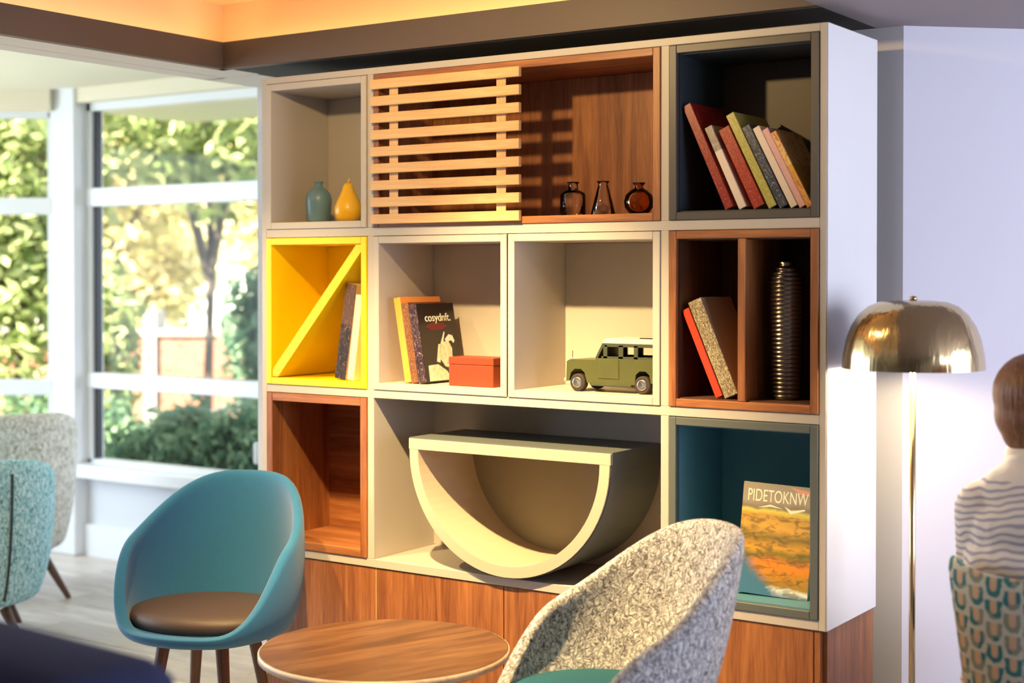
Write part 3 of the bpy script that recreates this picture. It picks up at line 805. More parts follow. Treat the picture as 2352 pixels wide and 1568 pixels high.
# toy car ----------------------------------------------------------------
tj = thing('toy_car', 'olive green tin toy car with a cream roof', 'toy car', (1.238, 0.12, zf2 + 0.0004))
jz = 0.0
def J(name, m, *bx, bevel=0.002): return part(name, B(*bx), m, tj, bevel=bevel, seg=1)
hw = 0.058
body = prism([(-0.140, 0.030), (-0.138, 0.082), (-0.130, 0.087), (-0.045, 0.089), (-0.044, 0.094), (0.145, 0.094), (0.147, 0.030),
              (0.128, 0.030), (0.124, 0.052), (0.112, 0.062), (0.094, 0.062), (0.082, 0.052), (0.078, 0.024), (-0.072, 0.024), (-0.080, 0.052), (-0.092, 0.062), (-0.112, 0.062), (-0.124, 0.052), (-0.130, 0.030)], -hw, hw)
part('body', body, M['olive'], tj)
bt = bmesh.new()
cab = []
for sgn in (-1, 1):
    y0, y1 = (-hw, -hw + 0.005) if sgn < 0 else (hw - 0.005, hw)
    cab += [(-0.020, -0.008, y0, y1, 0.094, 0.130), (0.028, 0.042, y0, y1, 0.094, 0.130), (0.076, 0.088, y0, y1, 0.094, 0.130), (0.134, 0.147, y0, y1, 0.094, 0.130), (-0.026, 0.147, y0, y1, 0.094, 0.0995), (-0.016, 0.147, y0, y1, 0.126, 0.134)]
cab += [(-0.018, -0.012, -hw + 0.005, hw - 0.005, 0.126, 0.134), (0.141, 0.147, -hw + 0.005, hw - 0.005, 0.094, 0.134)]
J('cab_frame', M['olivedark'], *cab, bevel=0.0)
part('windscreen_frame', prism([(-0.046, 0.094), (-0.038, 0.094), (-0.016, 0.134), (-0.024, 0.134)], -hw, hw), M['olivedark'], tj)
part('roof', prism([(-0.026, 0.134), (0.149, 0.134), (0.149, 0.143), (0.140, 0.149), (-0.010, 0.149), (-0.022, 0.142)], -hw - 0.001, hw + 0.001), M['toyroof'], tj, bevel=0.002, seg=1)
J('roof_vent', M['black'], (0.085, 0.125, -0.045, -0.030, 0.1492, 0.152))
J('door', M['olive'], (-0.036, 0.030, -hw - 0.0018, -hw - 0.0002, 0.038, 0.092))
J('side_step', M['olivedark'], (-0.060, 0.070, -hw - 0.004, -hw, 0.017, 0.024))
J('bumper', M['toyroof'], (-0.148, -0.141, -hw, hw, 0.026, 0.036))
J('bonnet_mirror', M['toyroof'], (-0.132, -0.112, -hw + 0.004, -hw + 0.012, 0.088, 0.092))
part('aerial', tube([(-0.124, -0.05, 0.088), (-0.124, -0.05, 0.112)], 0.001, 6), M['black'], tj)
for wx in (-0.102, 0.103):
    for sy in (-1, 1):
        wb = lathe([(0.0, -0.011), (0.0215, -0.011), (0.0245, -0.008), (0.0245, 0.008), (0.0215, 0.011), (0.0, 0.011)], 28)
        bmesh.ops.rotate(wb, verts=wb.verts, cent=(0, 0, 0), matrix=Matrix.Rotation(R(90), 3, 'X'))
        wh = part('wheel', wb, M['rubber'], tj)
        wh.location = (wx, sy * (hw - 0.008), 0.0245)
        hb = lathe([(0.0, 0.0), (0.004, 0.003), (0.012, 0.001), (0.0145, 0.002), (0.0145, 0.0)], 20)
        bmesh.ops.rotate(hb, verts=hb.verts, cent=(0, 0, 0), matrix=Matrix.Rotation(R(90 if sy < 0 else -90), 3, 'X'))
        hub = part('hubcap', hb, M['chrome'], wh, smooth=True)
        hub.location = (0, sy * 0.0112, 0)

# ================================================================== FURNITURE
def sstep(a, b, v):
    t = max(0.0, min(1.0, (v - a) / (b - a)))
    return t * t * (3 - 2 * t)


def tub_shell(zb, zf, zt, rb, rx, ry, pw=0.75, lean=0.05, n=44, nt_=9, bulge=0.5, front_flat=0.9, toppinch=0.0, arm=None):
    """open bucket: phi 0 is the back (+Y), pi the front (-Y)"""
    bm = bmesh.new()
    rows = []
    for j in range(nt_):
        t = j / (nt_ - 1)
        rowv = []
        for k in range(n):
            ph = 2 * math.pi * k / n
            c = (1 + math.cos(ph)) / 2
            tt = max(0.0, (c - 0.05) / 0.95)
            gg = (tt * tt * (3 - 2 * tt)) ** pw
            if arm: gg = arm * sstep(0.05, 0.46, c) + (1 - arm) * sstep(0.40, 1.0, c)
            zr = zf + (zt - zf) * gg
            z = zb + (zr - zb) * t ** 1.15
            s = 1 - (1 - t) ** 2.6
            px_ = rb * 0.95 + (rx - rb * 0.95) * s
            py_ = rb * 0.95 + (ry - rb * 0.95) * s
            hgt = max(0, (z - zf) / (zt - zf))
            px_ *= 1 - toppinch * hgt ** 2
            x = px_ * math.sin(ph)
            yy = py_ * math.cos(ph)
            if yy < 0: yy *= front_flat
            yy += lean * hgt ** 1.5
            rowv.append(bm.verts.new((x, yy, z)))
        rows.append(rowv)
    for a, b in zip(rows[:-1], rows[1:]):
        for k in range(n):
            bm.faces.new((a[k], a[(k + 1) % n], b[(k + 1) % n], b[k]))
    bm.faces.new(rows[0][::-1])
    return bm

def tub_chair(name, label, loc, rz, m, seat_m, zb=0.335, zf=0.42, zt=0.84, rb=0.17, rx=0.285, ry=0.27, pw=0.75, lean=0.03, seat_z=(0.40, 0.475), legs=True, th=0.034, leg_r=(0.02, 0.011), spread=0.20, legin=0.13, pinch=0.0, ff=0.9, seat_r=None, group=None, n_legs=4, seam=None, arm=None):
    o = thing(name, label, 'chair', loc, (0, 0, rz), group)
    sh = part('shell', tub_shell(zb, zf, zt, rb, rx, ry, pw, lean, toppinch=pinch, front_flat=ff, arm=arm), m, o, smooth=True)
    mods(sh, ('SOLIDIFY', dict(thickness=th, offset=-1.0)), ('SUBSURF', dict(levels=2, render_levels=2)))
    sr = seat_r or (rx - th - 0.012, ry - th - 0.012)
    bm = lathe([(0.0, 0.0), (0.80, 0.0), (0.93, 0.18), (0.985, 0.55), (0.95, 0.85), (0.80, 0.97), (0.45, 1.03), (0.0, 1.05)], 40)
    for v_ in bm.verts:
        v_.co = Vector((v_.co.x * sr[0], v_.co.y * sr[1] * (ff if v_.co.y < 0 else 1), seat_z[0] + v_.co.z * (seat_z[1] - seat_z[0])))
    part('seat_cushion', bm, seat_m, o, smooth=True)
    for k in range(n_legs):
        a = math.pi / 4 + k * math.pi / 2
        ca, sa = math.cos(a), math.sin(a)
        part('leg', tube([(legin * ca, legin * sa, zb + 0.004), (spread * ca, spread * sa, 0.0)], [leg_r[0], leg_r[1]], 14), M['legwood'], o, smooth=False)
    if seam is not None:
        pts = []
        ph = R(seam); c = (1 + math.cos(ph)) / 2; tt = max(0.0, (c - 0.05) / 0.95)
        zr = zf + (zt - zf) * (tt * tt * (3 - 2 * tt)) ** pw
        for j in range(12):
            t = 0.12 + 0.80 * j / 11
            q = 1 - (1 - t) ** 2.6
            pts.append(((rb * .95 + (rx - rb * .95) * q + 0.0) * math.sin(ph), (rb * .95 + (ry - rb * .95) * q) * math.cos(ph), zb + (zr - zb) * t ** 1.15))
        part('seam', tube(pts, 0.0055, 8), mat('dark seam', (0.05, 0.06, 0.06), 0.9), o)
    return o

tub_chair('tub_chair', 'teal wool tub chair with a brown seat in front of the bookcase', (0.115, -0.345, 0), R(16), M['teal'], M['brownseat'], zb=0.378, zf=0.415, zt=0.822, rb=0.245, rx=0.290, ry=0.27, pw=0.55, lean=0.03, seat_z=(0.395, 0.462), pinch=0.14, arm=0.57)
tub_chair('tub_chair', 'grey boucle tub chair with a teal seat beside the round table', (1.60, -0.60, 0), R(-37), M['boucle'], M['tealseat'], zb=0.37, zf=0.455, zt=0.858, rb=0.20, rx=0.29, ry=0.28, pw=0.47, lean=0.06, seat_z=(0.42, 0.500), pinch=0.13, arm=0.50)
tub_chair('armchair', 'cream boucle armchair close to the garden window', (-2.33, 0.72, 0), R(-112), M['boucle_c'], M['boucle_c'], zb=0.19, zf=0.42, zt=0.835, rb=0.31, rx=0.37, ry=0.36, pw=0.40, lean=0.0, seat_z=(0.30, 0.44), th=0.07, spread=0.37, legin=0.24, leg_r=(0.022, 0.012))
tub_chair('armchair', 'pale aqua boucle armchair in front of the cream one', (-1.74, 0.14, 0), R(-126), M['boucle_a'], M['boucle_a'], zb=0.14, zf=0.40, zt=0.735, rb=0.29, rx=0.355, ry=0.35, pw=0.36, lean=0.0, seat_z=(0.28, 0.42), th=0.06, spread=0.31, legin=0.22, leg_r=(0.022, 0.012), seam=-31)

# round table
tb = thing('round_table', 'round walnut coffee table between the two tub chairs', 'table', (0.962, -0.575, 0))
part('table_top', lathe([(0.0, 0.470), (0.285, 0.470), (0.309, 0.482), (0.309, 0.4985), (0.307, 0.500), (0.0, 0.500)], 72), M['walnut_t'], tb).rotation_euler = (0, 0, R(-20))
part('edge_band', lathe([(0.3093, 0.4815), (0.3125, 0.4835), (0.3125, 0.4985), (0.3093, 0.4995)], 72, closed=True), M['edge'], tb, smooth=True)
for k in range(3):
    a = R(90 + 120 * k + 20)
    part('leg', tube([(0.15 * math.cos(a), 0.15 * math.sin(a), 0.471), (0.25 * math.cos(a), 0.25 * math.sin(a), 0.0)], [0.020, 0.012], 14), M['legwood'], tb)

# navy sofa in the near corner
sf = thing('sofa', 'navy velvet sofa, only its back edge showing below the aqua armchair', 'sofa', (1.05, -1.85, 0), (0, 0, R(-4.3)))
def soft(name, b, m, parent, rad=0.06):
    return part(name, B(b), m, parent, smooth=True, bevel=rad, seg=3)
soft('backrest', (-0.70, 0.86, -0.42, -0.19, 0.12, 0.945), M['navy'], sf, 0.06)
soft('armrest', (0.70, 0.86, -0.185, 0.53, 0.12, 0.56), M['navy'], sf, 0.06)
soft('armrest', (-0.86, -0.705, -0.36, 0.53, 0.12, 0.56), M['navy'], sf, 0.06)
soft('seat_cushion', (-0.70, -0.003, -0.185, 0.56, 0.28, 0.46), M['navy'], sf, 0.05)
soft('seat_cushion', (0.003, 0.695, -0.185, 0.56, 0.28, 0.46), M['navy'], sf, 0.05)
soft('base', (-0.70, 0.695, -0.185, 0.53, 0.12, 0.279), M['navy'], sf, 0.01)
for lx in (-0.78, 0.78):
    for ly in (-0.28, 0.46):
        part('leg', tube([(lx, ly, 0.121), (lx, ly, 0.0)], [0.022, 0.014], 12), M['legwood'], sf)
cu = thing('throw_cushion', 'blue grey throw cushion on the near end of the navy sofa', 'cushion', (1.79, -1.955, 0.462), (R(-9), 0, R(-4.3)))
cbm = bmesh.new(); ell(cbm, (0, 0, 0.195), (0.25, 0.055, 0.25), None, 28)
for v_ in cbm.verts:
    v_.co.x = max(-0.195, min(0.195, v_.co.x)); v_.co.z = max(0.0, min(0.345, v_.co.z))
part('cover', cbm, mat('blue grey velvet', (0.05, 0.062, 0.11), 0.95, spec=0.05), cu, smooth=True)
part('piping', tube([(-0.195, 0, 0.0), (-0.18, 0, 0.345), (0.18, 0, 0.345), (0.195, 0, 0.0), (-0.195, 0, 0.0)], 0.005, 8), M['navy'], cu)

# brass floor lamp
LX, LY = 2.092, 0.045
fl = thing('floor_lamp', 'brass floor lamp with a dome shade beside the bookcase', 'floor lamp', (LX, LY, 0))
part('base', lathe([(0.0, 0.0), (0.125, 0.0), (0.125, 0.012), (0.120, 0.016), (0.0, 0.018)], 48), M['brass'], fl)
part('pole', lathe([(0.0075, 0.016), (0.0075, 1.335)], 20), M['brass'], fl, smooth=True)
SHZ = 1.205
shp = [(0.168, 0.0), (0.166, 0.030), (0.158, 0.070), (0.146, 0.102), (0.128, 0.130), (0.105, 0.150), (0.080, 0.160), (0.045, 0.1635), (0.008, 0.164)]
sh = part('lamp_shade', lathe(shp, 72, (0, 0, SHZ), closed=True), M['brass_s'], fl, smooth=True)
part('shade_lining', lathe([(r_ - 0.0022 if r_ > .02 else r_, z_ - (0.0015 if i > 3 else 0)) for i, (r_, z_) in enumerate(shp)], 72, (0, 0, SHZ), closed=True), M['shadein'], fl, smooth=True)
part('finial', lathe([(0.0, 0.164), (0.009, 0.164), (0.010, 0.170), (0.006, 0.174), (0.0, 0.175)], 20, (0, 0, SHZ)), M['brass'], fl, smooth=True)
part('bulb_holder', lathe([(0.017, 0.095), (0.017, 0.135), (0.008, 0.140)], 20, (0, 0, SHZ)), M['brass'], fl, smooth=True)
for sx_ in (-1, 1):
    bu = part('bulb', lathe([(0.0, -0.030), (0.014, -0.026), (0.021, -0.012), (0.021, 0.0), (0.012, 0.020), (0.008, 0.03), (0.0, 0.03)], 20), M['bulb'], fl, smooth=True)
    bu.location = (sx_ * 0.055, 0, SHZ + 0.085)
    pl = bpy.data.lights.new('floor_lamp_light', 'POINT'); pl.energy = 6.5; pl.color = (1.0, 0.80, 0.50); pl.shadow_soft_size = 0.022
    po = bpy.data.objects.new('lamp_glow', pl); po.location = (sx_ * 0.055, 0, SHZ + 0.040); link(po, fl)

# wall socket
sk = thing('wall_socket', 'dark wall socket plate low on the wall behind the lamp', 'wall socket', (2.105, 0.612, 0.255), (0, 0, R(43)))
part('plate', B((-0.048, 0.048, -0.009, -0.0015, 0, 0.07)), mat('dark nickel', (0.05, 0.045, 0.07), 0.35, metal=0.3), sk, bevel=0.003)
for q in (-0.030, 0.030):
    part('screw', lathe([(0.0, 0.0), (0.004, 0.0), (0.004, 0.002), (0.0, 0.002)], 12), M['chrome'], sk).location = (q, -0.0105, 0.055)
part('socket_face', B((-0.012, 0.022, -0.0115, -0.0092, 0.02, 0.050)), mat('grey socket', (0.30, 0.28, 0.33), 0.4), sk, bevel=0.002)

# ================================================================== PERSON ON THE PATTERNED CHAIR
PX, PY, PRZ = 2.462, -0.15, R(4)      # person faces +Y turned a little
pch = thing('dining_chair', 'chair with teal arch print upholstery under the seated person', 'chair', (PX, PY, 0), (0, 0, PRZ))
def arches():
    m = bpy.data.materials.new('teal arch print fabric')
    nt, b = nodes_of(m); X = NX(nt); L = nt.links.new
    tc = nt.nodes.new('ShaderNodeTexCoord')
    s_ = nt.nodes.new('ShaderNodeSeparateXYZ'); L(tc.outputs['Object'], s_.inputs[0])
    pw_, ph_ = 0.038, 0.046
    zz = X.m('DIVIDE', s_.outputs['Z'], ph_)
    colx = X.m('DIVIDE', s_.outputs['X'], pw_)
    shift = X.m('MULTIPLY', X.m('FLOOR', colx), 0.5)
    v_ = X.m('SUBTRACT', X.m('FRACT', X.m('ADD', zz, shift)), 0.5)
    u_ = X.m('SUBTRACT', X.m('FRACT', colx), 0.5)
    vv = X.m('MINIMUM', X.m('ADD', v_, 0.05), 0.0)
    d = X.m('SQRT', X.m('ADD', X.m('MULTIPLY', u_, u_), X.m('MULTIPLY', vv, vv)))
    wn2 = nt.nodes.new('ShaderNodeTexNoise'); wn2.inputs['Scale'].default_value = 60; L(tc.outputs['Object'], wn2.inputs['Vector'])
    outer = X.m('MULTIPLY', X.m('LESS_THAN', X.m('ADD', d, X.m('MULTIPLY', X.m('SUBTRACT', wn2.outputs['Fac'], 0.5), 0.35)), 0.44), X.m('LESS_THAN', v_, 0.36))
    inner = X.m('LESS_THAN', d, 0.19)
    wn = nt.nodes.new('ShaderNodeTexNoise'); wn.inputs['Scale'].default_value = 16; L(tc.outputs['Object'], wn.inputs['Vector'])
    teal = X.mix(X.m('MULTIPLY', X.m('GREATER_THAN', wn.outputs['Fac'], 0.5), 0.75), (0.03, 0.17, 0.19), (0.30, 0.27, 0.20))
    c = X.mix(outer, (0.52, 0.50, 0.43), teal)
    c = X.mix(X.m('MULTIPLY', outer, inner), c, (0.56, 0.37, 0.24))
    L(c, b.inputs['Base Color']); b.inputs['Roughness'].default_value = 0.9
    return m
am = arches()
def chair_back():
    bm = bmesh.new()
    n, rws = 16, 8
    vs = []
    for j in range(rws):
        t = j / (rws - 1)
        z_ = 0.40 + t * 0.455
        hw_ = 0.115 + 0.048 * t
        vs.append([bm.verts.new((hw_ * math.sin(R(-78 + 156 * k / n)) / math.sin(R(78)), -0.235 - 0.055 * t + 0.13 * (1 - math.cos(R(-78 + 156 * k / n))), z_ - 0.030 * t * (math.cos(R(-78 + 156 * k / n))) )) for k in range(n + 1)])
    for a, b in zip(vs[:-1], vs[1:]):
        for k in range(n): bm.faces.new((a[k], a[k + 1], b[k + 1], b[k]))
    return bm
cbk = part('backrest', chair_back(), am, pch, smooth=True)
mods(cbk, ('SOLIDIFY', dict(thickness=0.03, offset=0.0)), ('SUBSURF', dict(levels=2, render_levels=2)))
part('seat', B((-0.19, 0.19, -0.20, 0.22, 0.40, 0.455)), am, pch, smooth=False, bevel=0.02, seg=3)
for lx in (-0.17, 0.17):
    for ly in (-0.18, 0.18):
        part('leg', tube([(lx * .9, ly * .9, 0.402), (lx * 1.1, ly * 1.15, 0.0)], [0.018, 0.011], 12), M['legwood'], pch)

ps = thing('person', 'seated person in a striped pale shirt seen from behind', 'person', (PX, PY, 0), (0, 0, PRZ))
def limb(bm, pts, rads):
    tube(pts, rads, 16, bm)
    for p_, r_ in zip(pts, rads): ell(bm, p_, (r_, r_, r_), None, 14)
HX, HY, HZ = -0.022, -0.035, 1.158     # head centre
bm = bmesh.new()
ell(bm, (HX, HY - 0.012, HZ + 0.022), (0.074, 0.090, 0.080))            # skull
ell(bm, (HX, HY + 0.030, HZ - 0.035), (0.058, 0.062, 0.068))            # face and jaw
ell(bm, (HX, HY + 0.062, HZ - 0.075), (0.026, 0.024, 0.022))            # chin
ell(bm, (HX, HY + 0.094, HZ - 0.018), (0.011, 0.016, 0.022))            # nose
ell(bm, (HX, HY + 0.086, HZ - 0.052), (0.022, 0.010, 0.008))            # lips
for s_ in (-1, 1):
    ell(bm, (HX + s_ * 0.078, HY + 0.004, HZ - 0.008), (0.010, 0.020, 0.031), Euler((0, s_ * R(12), s_ * R(-18))))   # ears
limb(bm, [(0, HY - 0.005, HZ - 0.05), (0, -0.085, 0.965)], [0.052, 0.060])
# trunk
for (z_, rx_, ry_, yy) in ((0.93, 0.115, 0.070, -0.10), (0.85, 0.14, 0.090, -0.10), (0.72, 0.14, 0.095, -0.09), (0.60, 0.15, 0.10, -0.075), (0.53, 0.165, 0.11, -0.05)):
    ell(bm, (0, yy, z_), (rx_, ry_, 0.10))
for s_ in (-1, 1):
    limb(bm, [(s_ * 0.118, -0.10, 0.925), (s_ * 0.142, 0.00, 0.70), (s_ * 0.125, 0.20, 0.635)], [0.050, 0.042, 0.030])
    limb(bm, [(s_ * 0.085, -0.03, 0.535), (s_ * 0.105, 0.40, 0.515), (s_ * 0.105, 0.36, 0.09)], [0.085, 0.062, 0.042])
    ell(bm, (s_ * 0.105, 0.40, 0.045), (0.038, 0.10, 0.035))
    # hand resting on the thigh: palm, four fingers, thumb
    ell(bm, (s_ * 0.118, 0.245, 0.628), (0.036, 0.048, 0.016))
    for k, (fx, fl_) in enumerate(((-0.027, 0.058), (-0.009, 0.068), (0.009, 0.064), (0.027, 0.050))):
        bx_ = s_ * 0.116 + fx
        limb(bm, [(bx_, 0.280, 0.630), (bx_ * 1.0 - s_ * 0.002, 0.280 + fl_ * 0.55, 0.632), (bx_ - s_ * 0.004, 0.280 + fl_, 0.612)], [0.0085, 0.008, 0.007])
    limb(bm, [(s_ * 0.090, 0.225, 0.628), (s_ * 0.070, 0.255, 0.622), (s_ * 0.064, 0.280, 0.612)], [0.011, 0.009, 0.008])
body = part('body', bm, M['skin'], ps, smooth=True)
mods(body, ('REMESH', dict(mode='VOXEL', voxel_size=0.006, use_smooth_shade=True)), ('SMOOTH', dict(factor=0.5, iterations=5)))
for s_ in (-1, 1):
    e_ = bmesh.new(); ell(e_, (HX + s_ * 0.028, HY + 0.081, HZ + 0.004), (0.010, 0.008, 0.008))
    part('eye', e_, M['print_white'], ps, smooth=True)
# hair: short cap tapering at the nape
bm = bmesh.new()
ell(bm, (HX, HY - 0.018, HZ + 0.020), (0.0880, 0.102, 0.088))
ell(bm, (HX, HY - 0.035, HZ - 0.025), (0.082, 0.078, 0.072))
ell(bm, (HX, HY - 0.048, HZ - 0.062), (0.064, 0.052, 0.050))
ell(bm, (HX + 0.01, HY + 0.035, HZ + 0.070), (0.062, 0.050, 0.042))
hair = part('hair', bm, M['hair'], ps, smooth=True)
mods(hair, ('REMESH', dict(mode='VOXEL', voxel_size=0.006, use_smooth_shade=True)), ('SMOOTH', dict(factor=0.5, iterations=6)))
def stripes():
    m = bpy.data.materials.new('striped shirt cotton')
    nt, b = nodes_of(m); X = NX(nt); L = nt.links.new
    tc = nt.nodes.new('ShaderNodeTexCoord')
    s_ = nt.nodes.new('ShaderNodeSeparateXYZ'); L(tc.outputs['Object'], s_.inputs[0])
    n = nt.nodes.new('ShaderNodeTexNoise'); n.inputs['Scale'].default_value = 9; L(tc.outputs['Object'], n.inputs['Vector'])
    z_ = X.m('ADD', X.m('MULTIPLY', s_.outputs['Z'], 62), X.m('ADD', X.m('MULTIPLY', n.outputs['Fac'], 3.2), X.m('MULTIPLY', X.m('ABSOLUTE', s_.outputs['X']), 9)))
    f = X.m('GREATER_THAN', X.m('SINE', X.m('MULTIPLY', z_, 6.2832)), 0.35)
    f2 = X.m('MULTIPLY', f, X.m('LESS_THAN', s_.outputs['Z'], 1.0))
    L(X.mix(f2, (0.76, 0.70, 0.67), (0.36, 0.34, 0.44)), b.inputs['Base Color'])
    b.inputs['Roughness'].default_value = 0.9
    n3 = nt.nodes.new('ShaderNodeTexNoise'); n3.inputs['Scale'].default_value = 22; L(tc.outputs['Object'], n3.inputs['Vector'])
    bp = nt.nodes.new('ShaderNodeBump'); bp.inputs['Strength'].default_value = 0.5; bp.inputs['Distance'].default_value = 0.012
    L(n3.outputs['Fac'], bp.inputs['Height']); L(bp.outputs['Normal'], b.inputs['Normal'])
    return m
st = stripes()
bm = bmesh.new()
for (z_, rx_, ry_, yy) in ((0.998, 0.090, 0.066, -0.085), (0.960, 0.135, 0.085, -0.100), (0.90, 0.150, 0.100, -0.110), (0.82, 0.160, 0.115, -0.105), (0.74, 0.155, 0.112, -0.095), (0.62, 0.170, 0.115, -0.08), (0.55, 0.178, 0.122, -0.055)):
    ell(bm, (0, yy, z_), (rx_, ry_, 0.085))
for s_ in (-1, 1):
    limb(bm, [(s_ * 0.118, -0.10, 0.930), (s_ * 0.142, 0.00, 0.70), (s_ * 0.13, 0.15, 0.642)], [0.062, 0.054, 0.044])
shirt = part('shirt', bm, st, ps, smooth=True)
mods(shirt, ('REMESH', dict(mode='VOXEL', voxel_size=0.007, use_smooth_shade=True)), ('SMOOTH', dict(factor=0.5, iterations=8)))
bm = lathe([(0.066, 0.0), (0.064, 0.030), (0.060, 0.045), (0.057, 0.045), (0.060, 0.030), (0.062, 0.0)], 32, closed=True)
colr = part('collar', bm, mat('pale collar', (0.78, 0.68, 0.60), 0.9), ps, smooth=True)
colr.location = (-0.016, -0.068, 1.022); colr.rotation_euler = (R(-12), 0, 0)
bm = bmesh.new()
ell(bm, (0, -0.045, 0.545), (0.180, 0.125, 0.085))
for s_ in (-1, 1):
    limb(bm, [(s_ * 0.085, -0.03, 0.545), (s_ * 0.105, 0.40, 0.520), (s_ * 0.105, 0.365, 0.09)], [0.096, 0.074, 0.056])
tr = part('trousers', bm, M['denim'], ps, smooth=True)
mods(tr, ('REMESH', dict(mode='VOXEL', voxel_size=0.009, use_smooth_shade=True)), ('SMOOTH', dict(factor=0.5, iterations=5)))
for s_ in (-1, 1):
    bm = bmesh.new(); ell(bm, (s_ * 0.105, 0.40, 0.046), (0.046, 0.115, 0.044))
    bm2 = part('shoe', bm, M['black'], ps, smooth=True)

# ================================================================== GARDEN OUTSIDE
def lawn():
    return mat('lawn', (0.10, 0.125, 0.05), 0.95, bump=0.5, bscale=30, var=0.5, vscale=3)
struct('ground', B((-40, 3.9, 3.75, 40, -0.35, -0.25), (-40, -4.1, -12, 3.75, -0.35, -0.25), (-4.1, -0.5, 1.75, 3.75, -0.35, -0.25)), lawn(), 'sunlit lawn outside the garden window', 'lawn')

def leafmat(name, c1, c2, tr=0.35):
    m = bpy.data.materials.new(name)
    nt, b = nodes_of(m); L = nt.links.new; X = NX(nt)
    gi = nt.nodes.new('ShaderNodeNewGeometry')
    rnd = gi.outputs['Random Per Island']
    L(X.mix(rnd, c1, c2), b.inputs['Base Color'])
    b.inputs['Roughness'].default_value = 0.6
    b.inputs['Specular IOR Level'].default_value = 0.2
    td = nt.nodes.new('ShaderNodeBsdfTranslucent')
    L(X.mix(rnd, c1, c2), td.inputs['Color'])
    ms = nt.nodes.new('ShaderNodeMixShader'); ms.inputs['Fac'].default_value = tr
    out = nt.nodes['Material Output']
    L(b.outputs[0], ms.inputs[1]); L(td.outputs[0], ms.inputs[2]); L(ms.outputs[0], out.inputs['Surface'])
    return m
LM = {
    'dark': leafmat('dark green leaves', (0.07, 0.15, 0.09), (0.28, 0.40, 0.22)),
    'mid': leafmat('green leaves', (0.16, 0.23, 0.06), (0.55, 0.58, 0.26)),
    'gold': leafmat('golden green leaves', (0.42, 0.38, 0.12), (0.90, 0.78, 0.42)),
    'pale': leafmat('pale leaves', (0.55, 0.55, 0.36), (0.92, 0.88, 0.70)),
}
def leaves(name, n, c, rad, size, m, parent, shell=0.5):
    d = rng.normal(size=(n, 3)); d /= np.linalg.norm(d, axis=1)[:, None]
    lump = 1 + 0.22 * np.sin(d[:, 0] * 5 + c[0]) * np.cos(d[:, 2] * 6 + c[1])
    rr = (shell + (1 - shell) * rng.random(n)) * lump
    p = d * rr[:, None] * np.array(rad) + np.array(c)
    a = rng.normal(size=(n, 3)); a /= np.linalg.norm(a, axis=1)[:, None]
    b = np.cross(a, rng.normal(size=(n, 3))); b /= np.linalg.norm(b, axis=1)[:, None]
    s = size * (0.6 + 0.8 * rng.random(n))[:, None]
    V = np.stack([p - a * s, p + b * s * 0.45, p + a * s, p - b * s * 0.45], 1).reshape(-1, 3)
    me = bpy.data.meshes.new(name)
    me.vertices.add(4 * n); me.vertices.foreach_set('co', V.ravel())
    me.loops.add(4 * n); me.loops.foreach_set('vertex_index', np.arange(4 * n, dtype=np.int32))
    me.polygons.add(n); me.polygons.foreach_set('loop_start', np.arange(0, 4 * n, 4, dtype=np.int32))
    me.update(calc_edges=True)
    me.materials.append(m)
    o = bpy.data.objects.new(name, me); link(o, parent)
    o['kind'] = 'stuff'
    return o
bark = mat('bark', (0.10, 0.075, 0.055), 0.9, bump=0.6, bscale=40)
CX, CY = 3.2864, -3.4474
def ray(px, D):
    """ground position seen at picture column px at depth D along the view axis"""
    t = (px - 1176) / 3400 * D
    return (CX - math.sin(R(34.045)) * D + math.cos(R(34.045)) * t, CY + math.cos(R(34.045)) * D + math.sin(R(34.045)) * t)
def tree(name, label, cat, px, D, zc, rad, n, size, lm, group, trunk=True, shell=0.45):
    x, y_ = ray(px, D)
    o = thing(name, label, cat, (x, y_, -0.25), group=group)
    leaves('foliage', n, (0, 0, zc + 0.25), rad, size, LM[lm], o, shell)
    if trunk:
        part('trunk', tube([(0, 0, 0), (0.05, 0.03, (zc + 0.25) * 0.6), (0.0, 0.0, zc + 0.25)], [0.05, 0.035, 0.015], 8), bark, o)
        for k in range(4):
            a = k * 1.6
            part('branch', tube([(0.03, 0.02, (zc + .25) * 0.55), (rad[0] * 0.6 * math.cos(a), rad[1] * 0.6 * math.sin(a), zc + 0.25 + rad[2] * 0.35)], [0.04, 0.012], 6), bark, o)
    return o
G = 'trees in the garden'
tree('garden_tree', 'tall green tree at the head of the wide garden window', 'tree', 470, 11.8, 2.75, (0.9, 0.9, 0.85), 3600, 0.075, 'mid', G)
tree('garden_tree', 'golden green tree behind the corner post of the window bay', 'tree', 270, 14.5, 2.7, (0.85, 0.85, 1.2), 2800, 0.085, 'gold', G)
tree('garden_tree', 'mottled tree filling the angled pane of the window bay', 'tree', 30, 11.2, 1.95, (0.66, 0.72, 1.5), 4200, 0.075, 'mid', G)
tree('garden_tree', 'pale leaved tree in the middle of the garden', 'tree', 420, 18.3, 2.4, (1.1, 1.1, 1.4), 2600, 0.10, 'pale', G)
tree('garden_tree', 'golden tree just beyond the brick garden wall', 'tree', 330, 16.3, 1.5, (0.7, 0.7, 0.9), 2000, 0.085, 'gold', G)
tree('garden_tree', 'bushy green tree close to the bookcase end of the window', 'tree', 612, 10.2, 1.0, (0.30, 0.30, 0.55), 2200, 0.05, 'dark', G)
tree('garden_tree', 'golden crowned tree above the bushy green one', 'tree', 650, 14.2, 2.4, (0.85, 0.85, 1.2), 2200, 0.09, 'gold', G)
tree('garden_tree', 'green sapling beside the corner post of the window', 'tree', 235, 10.0, 0.9, (0.28, 0.28, 0.65), 1200, 0.055, 'mid', G)
H = 'hedge shrubs below the garden window'
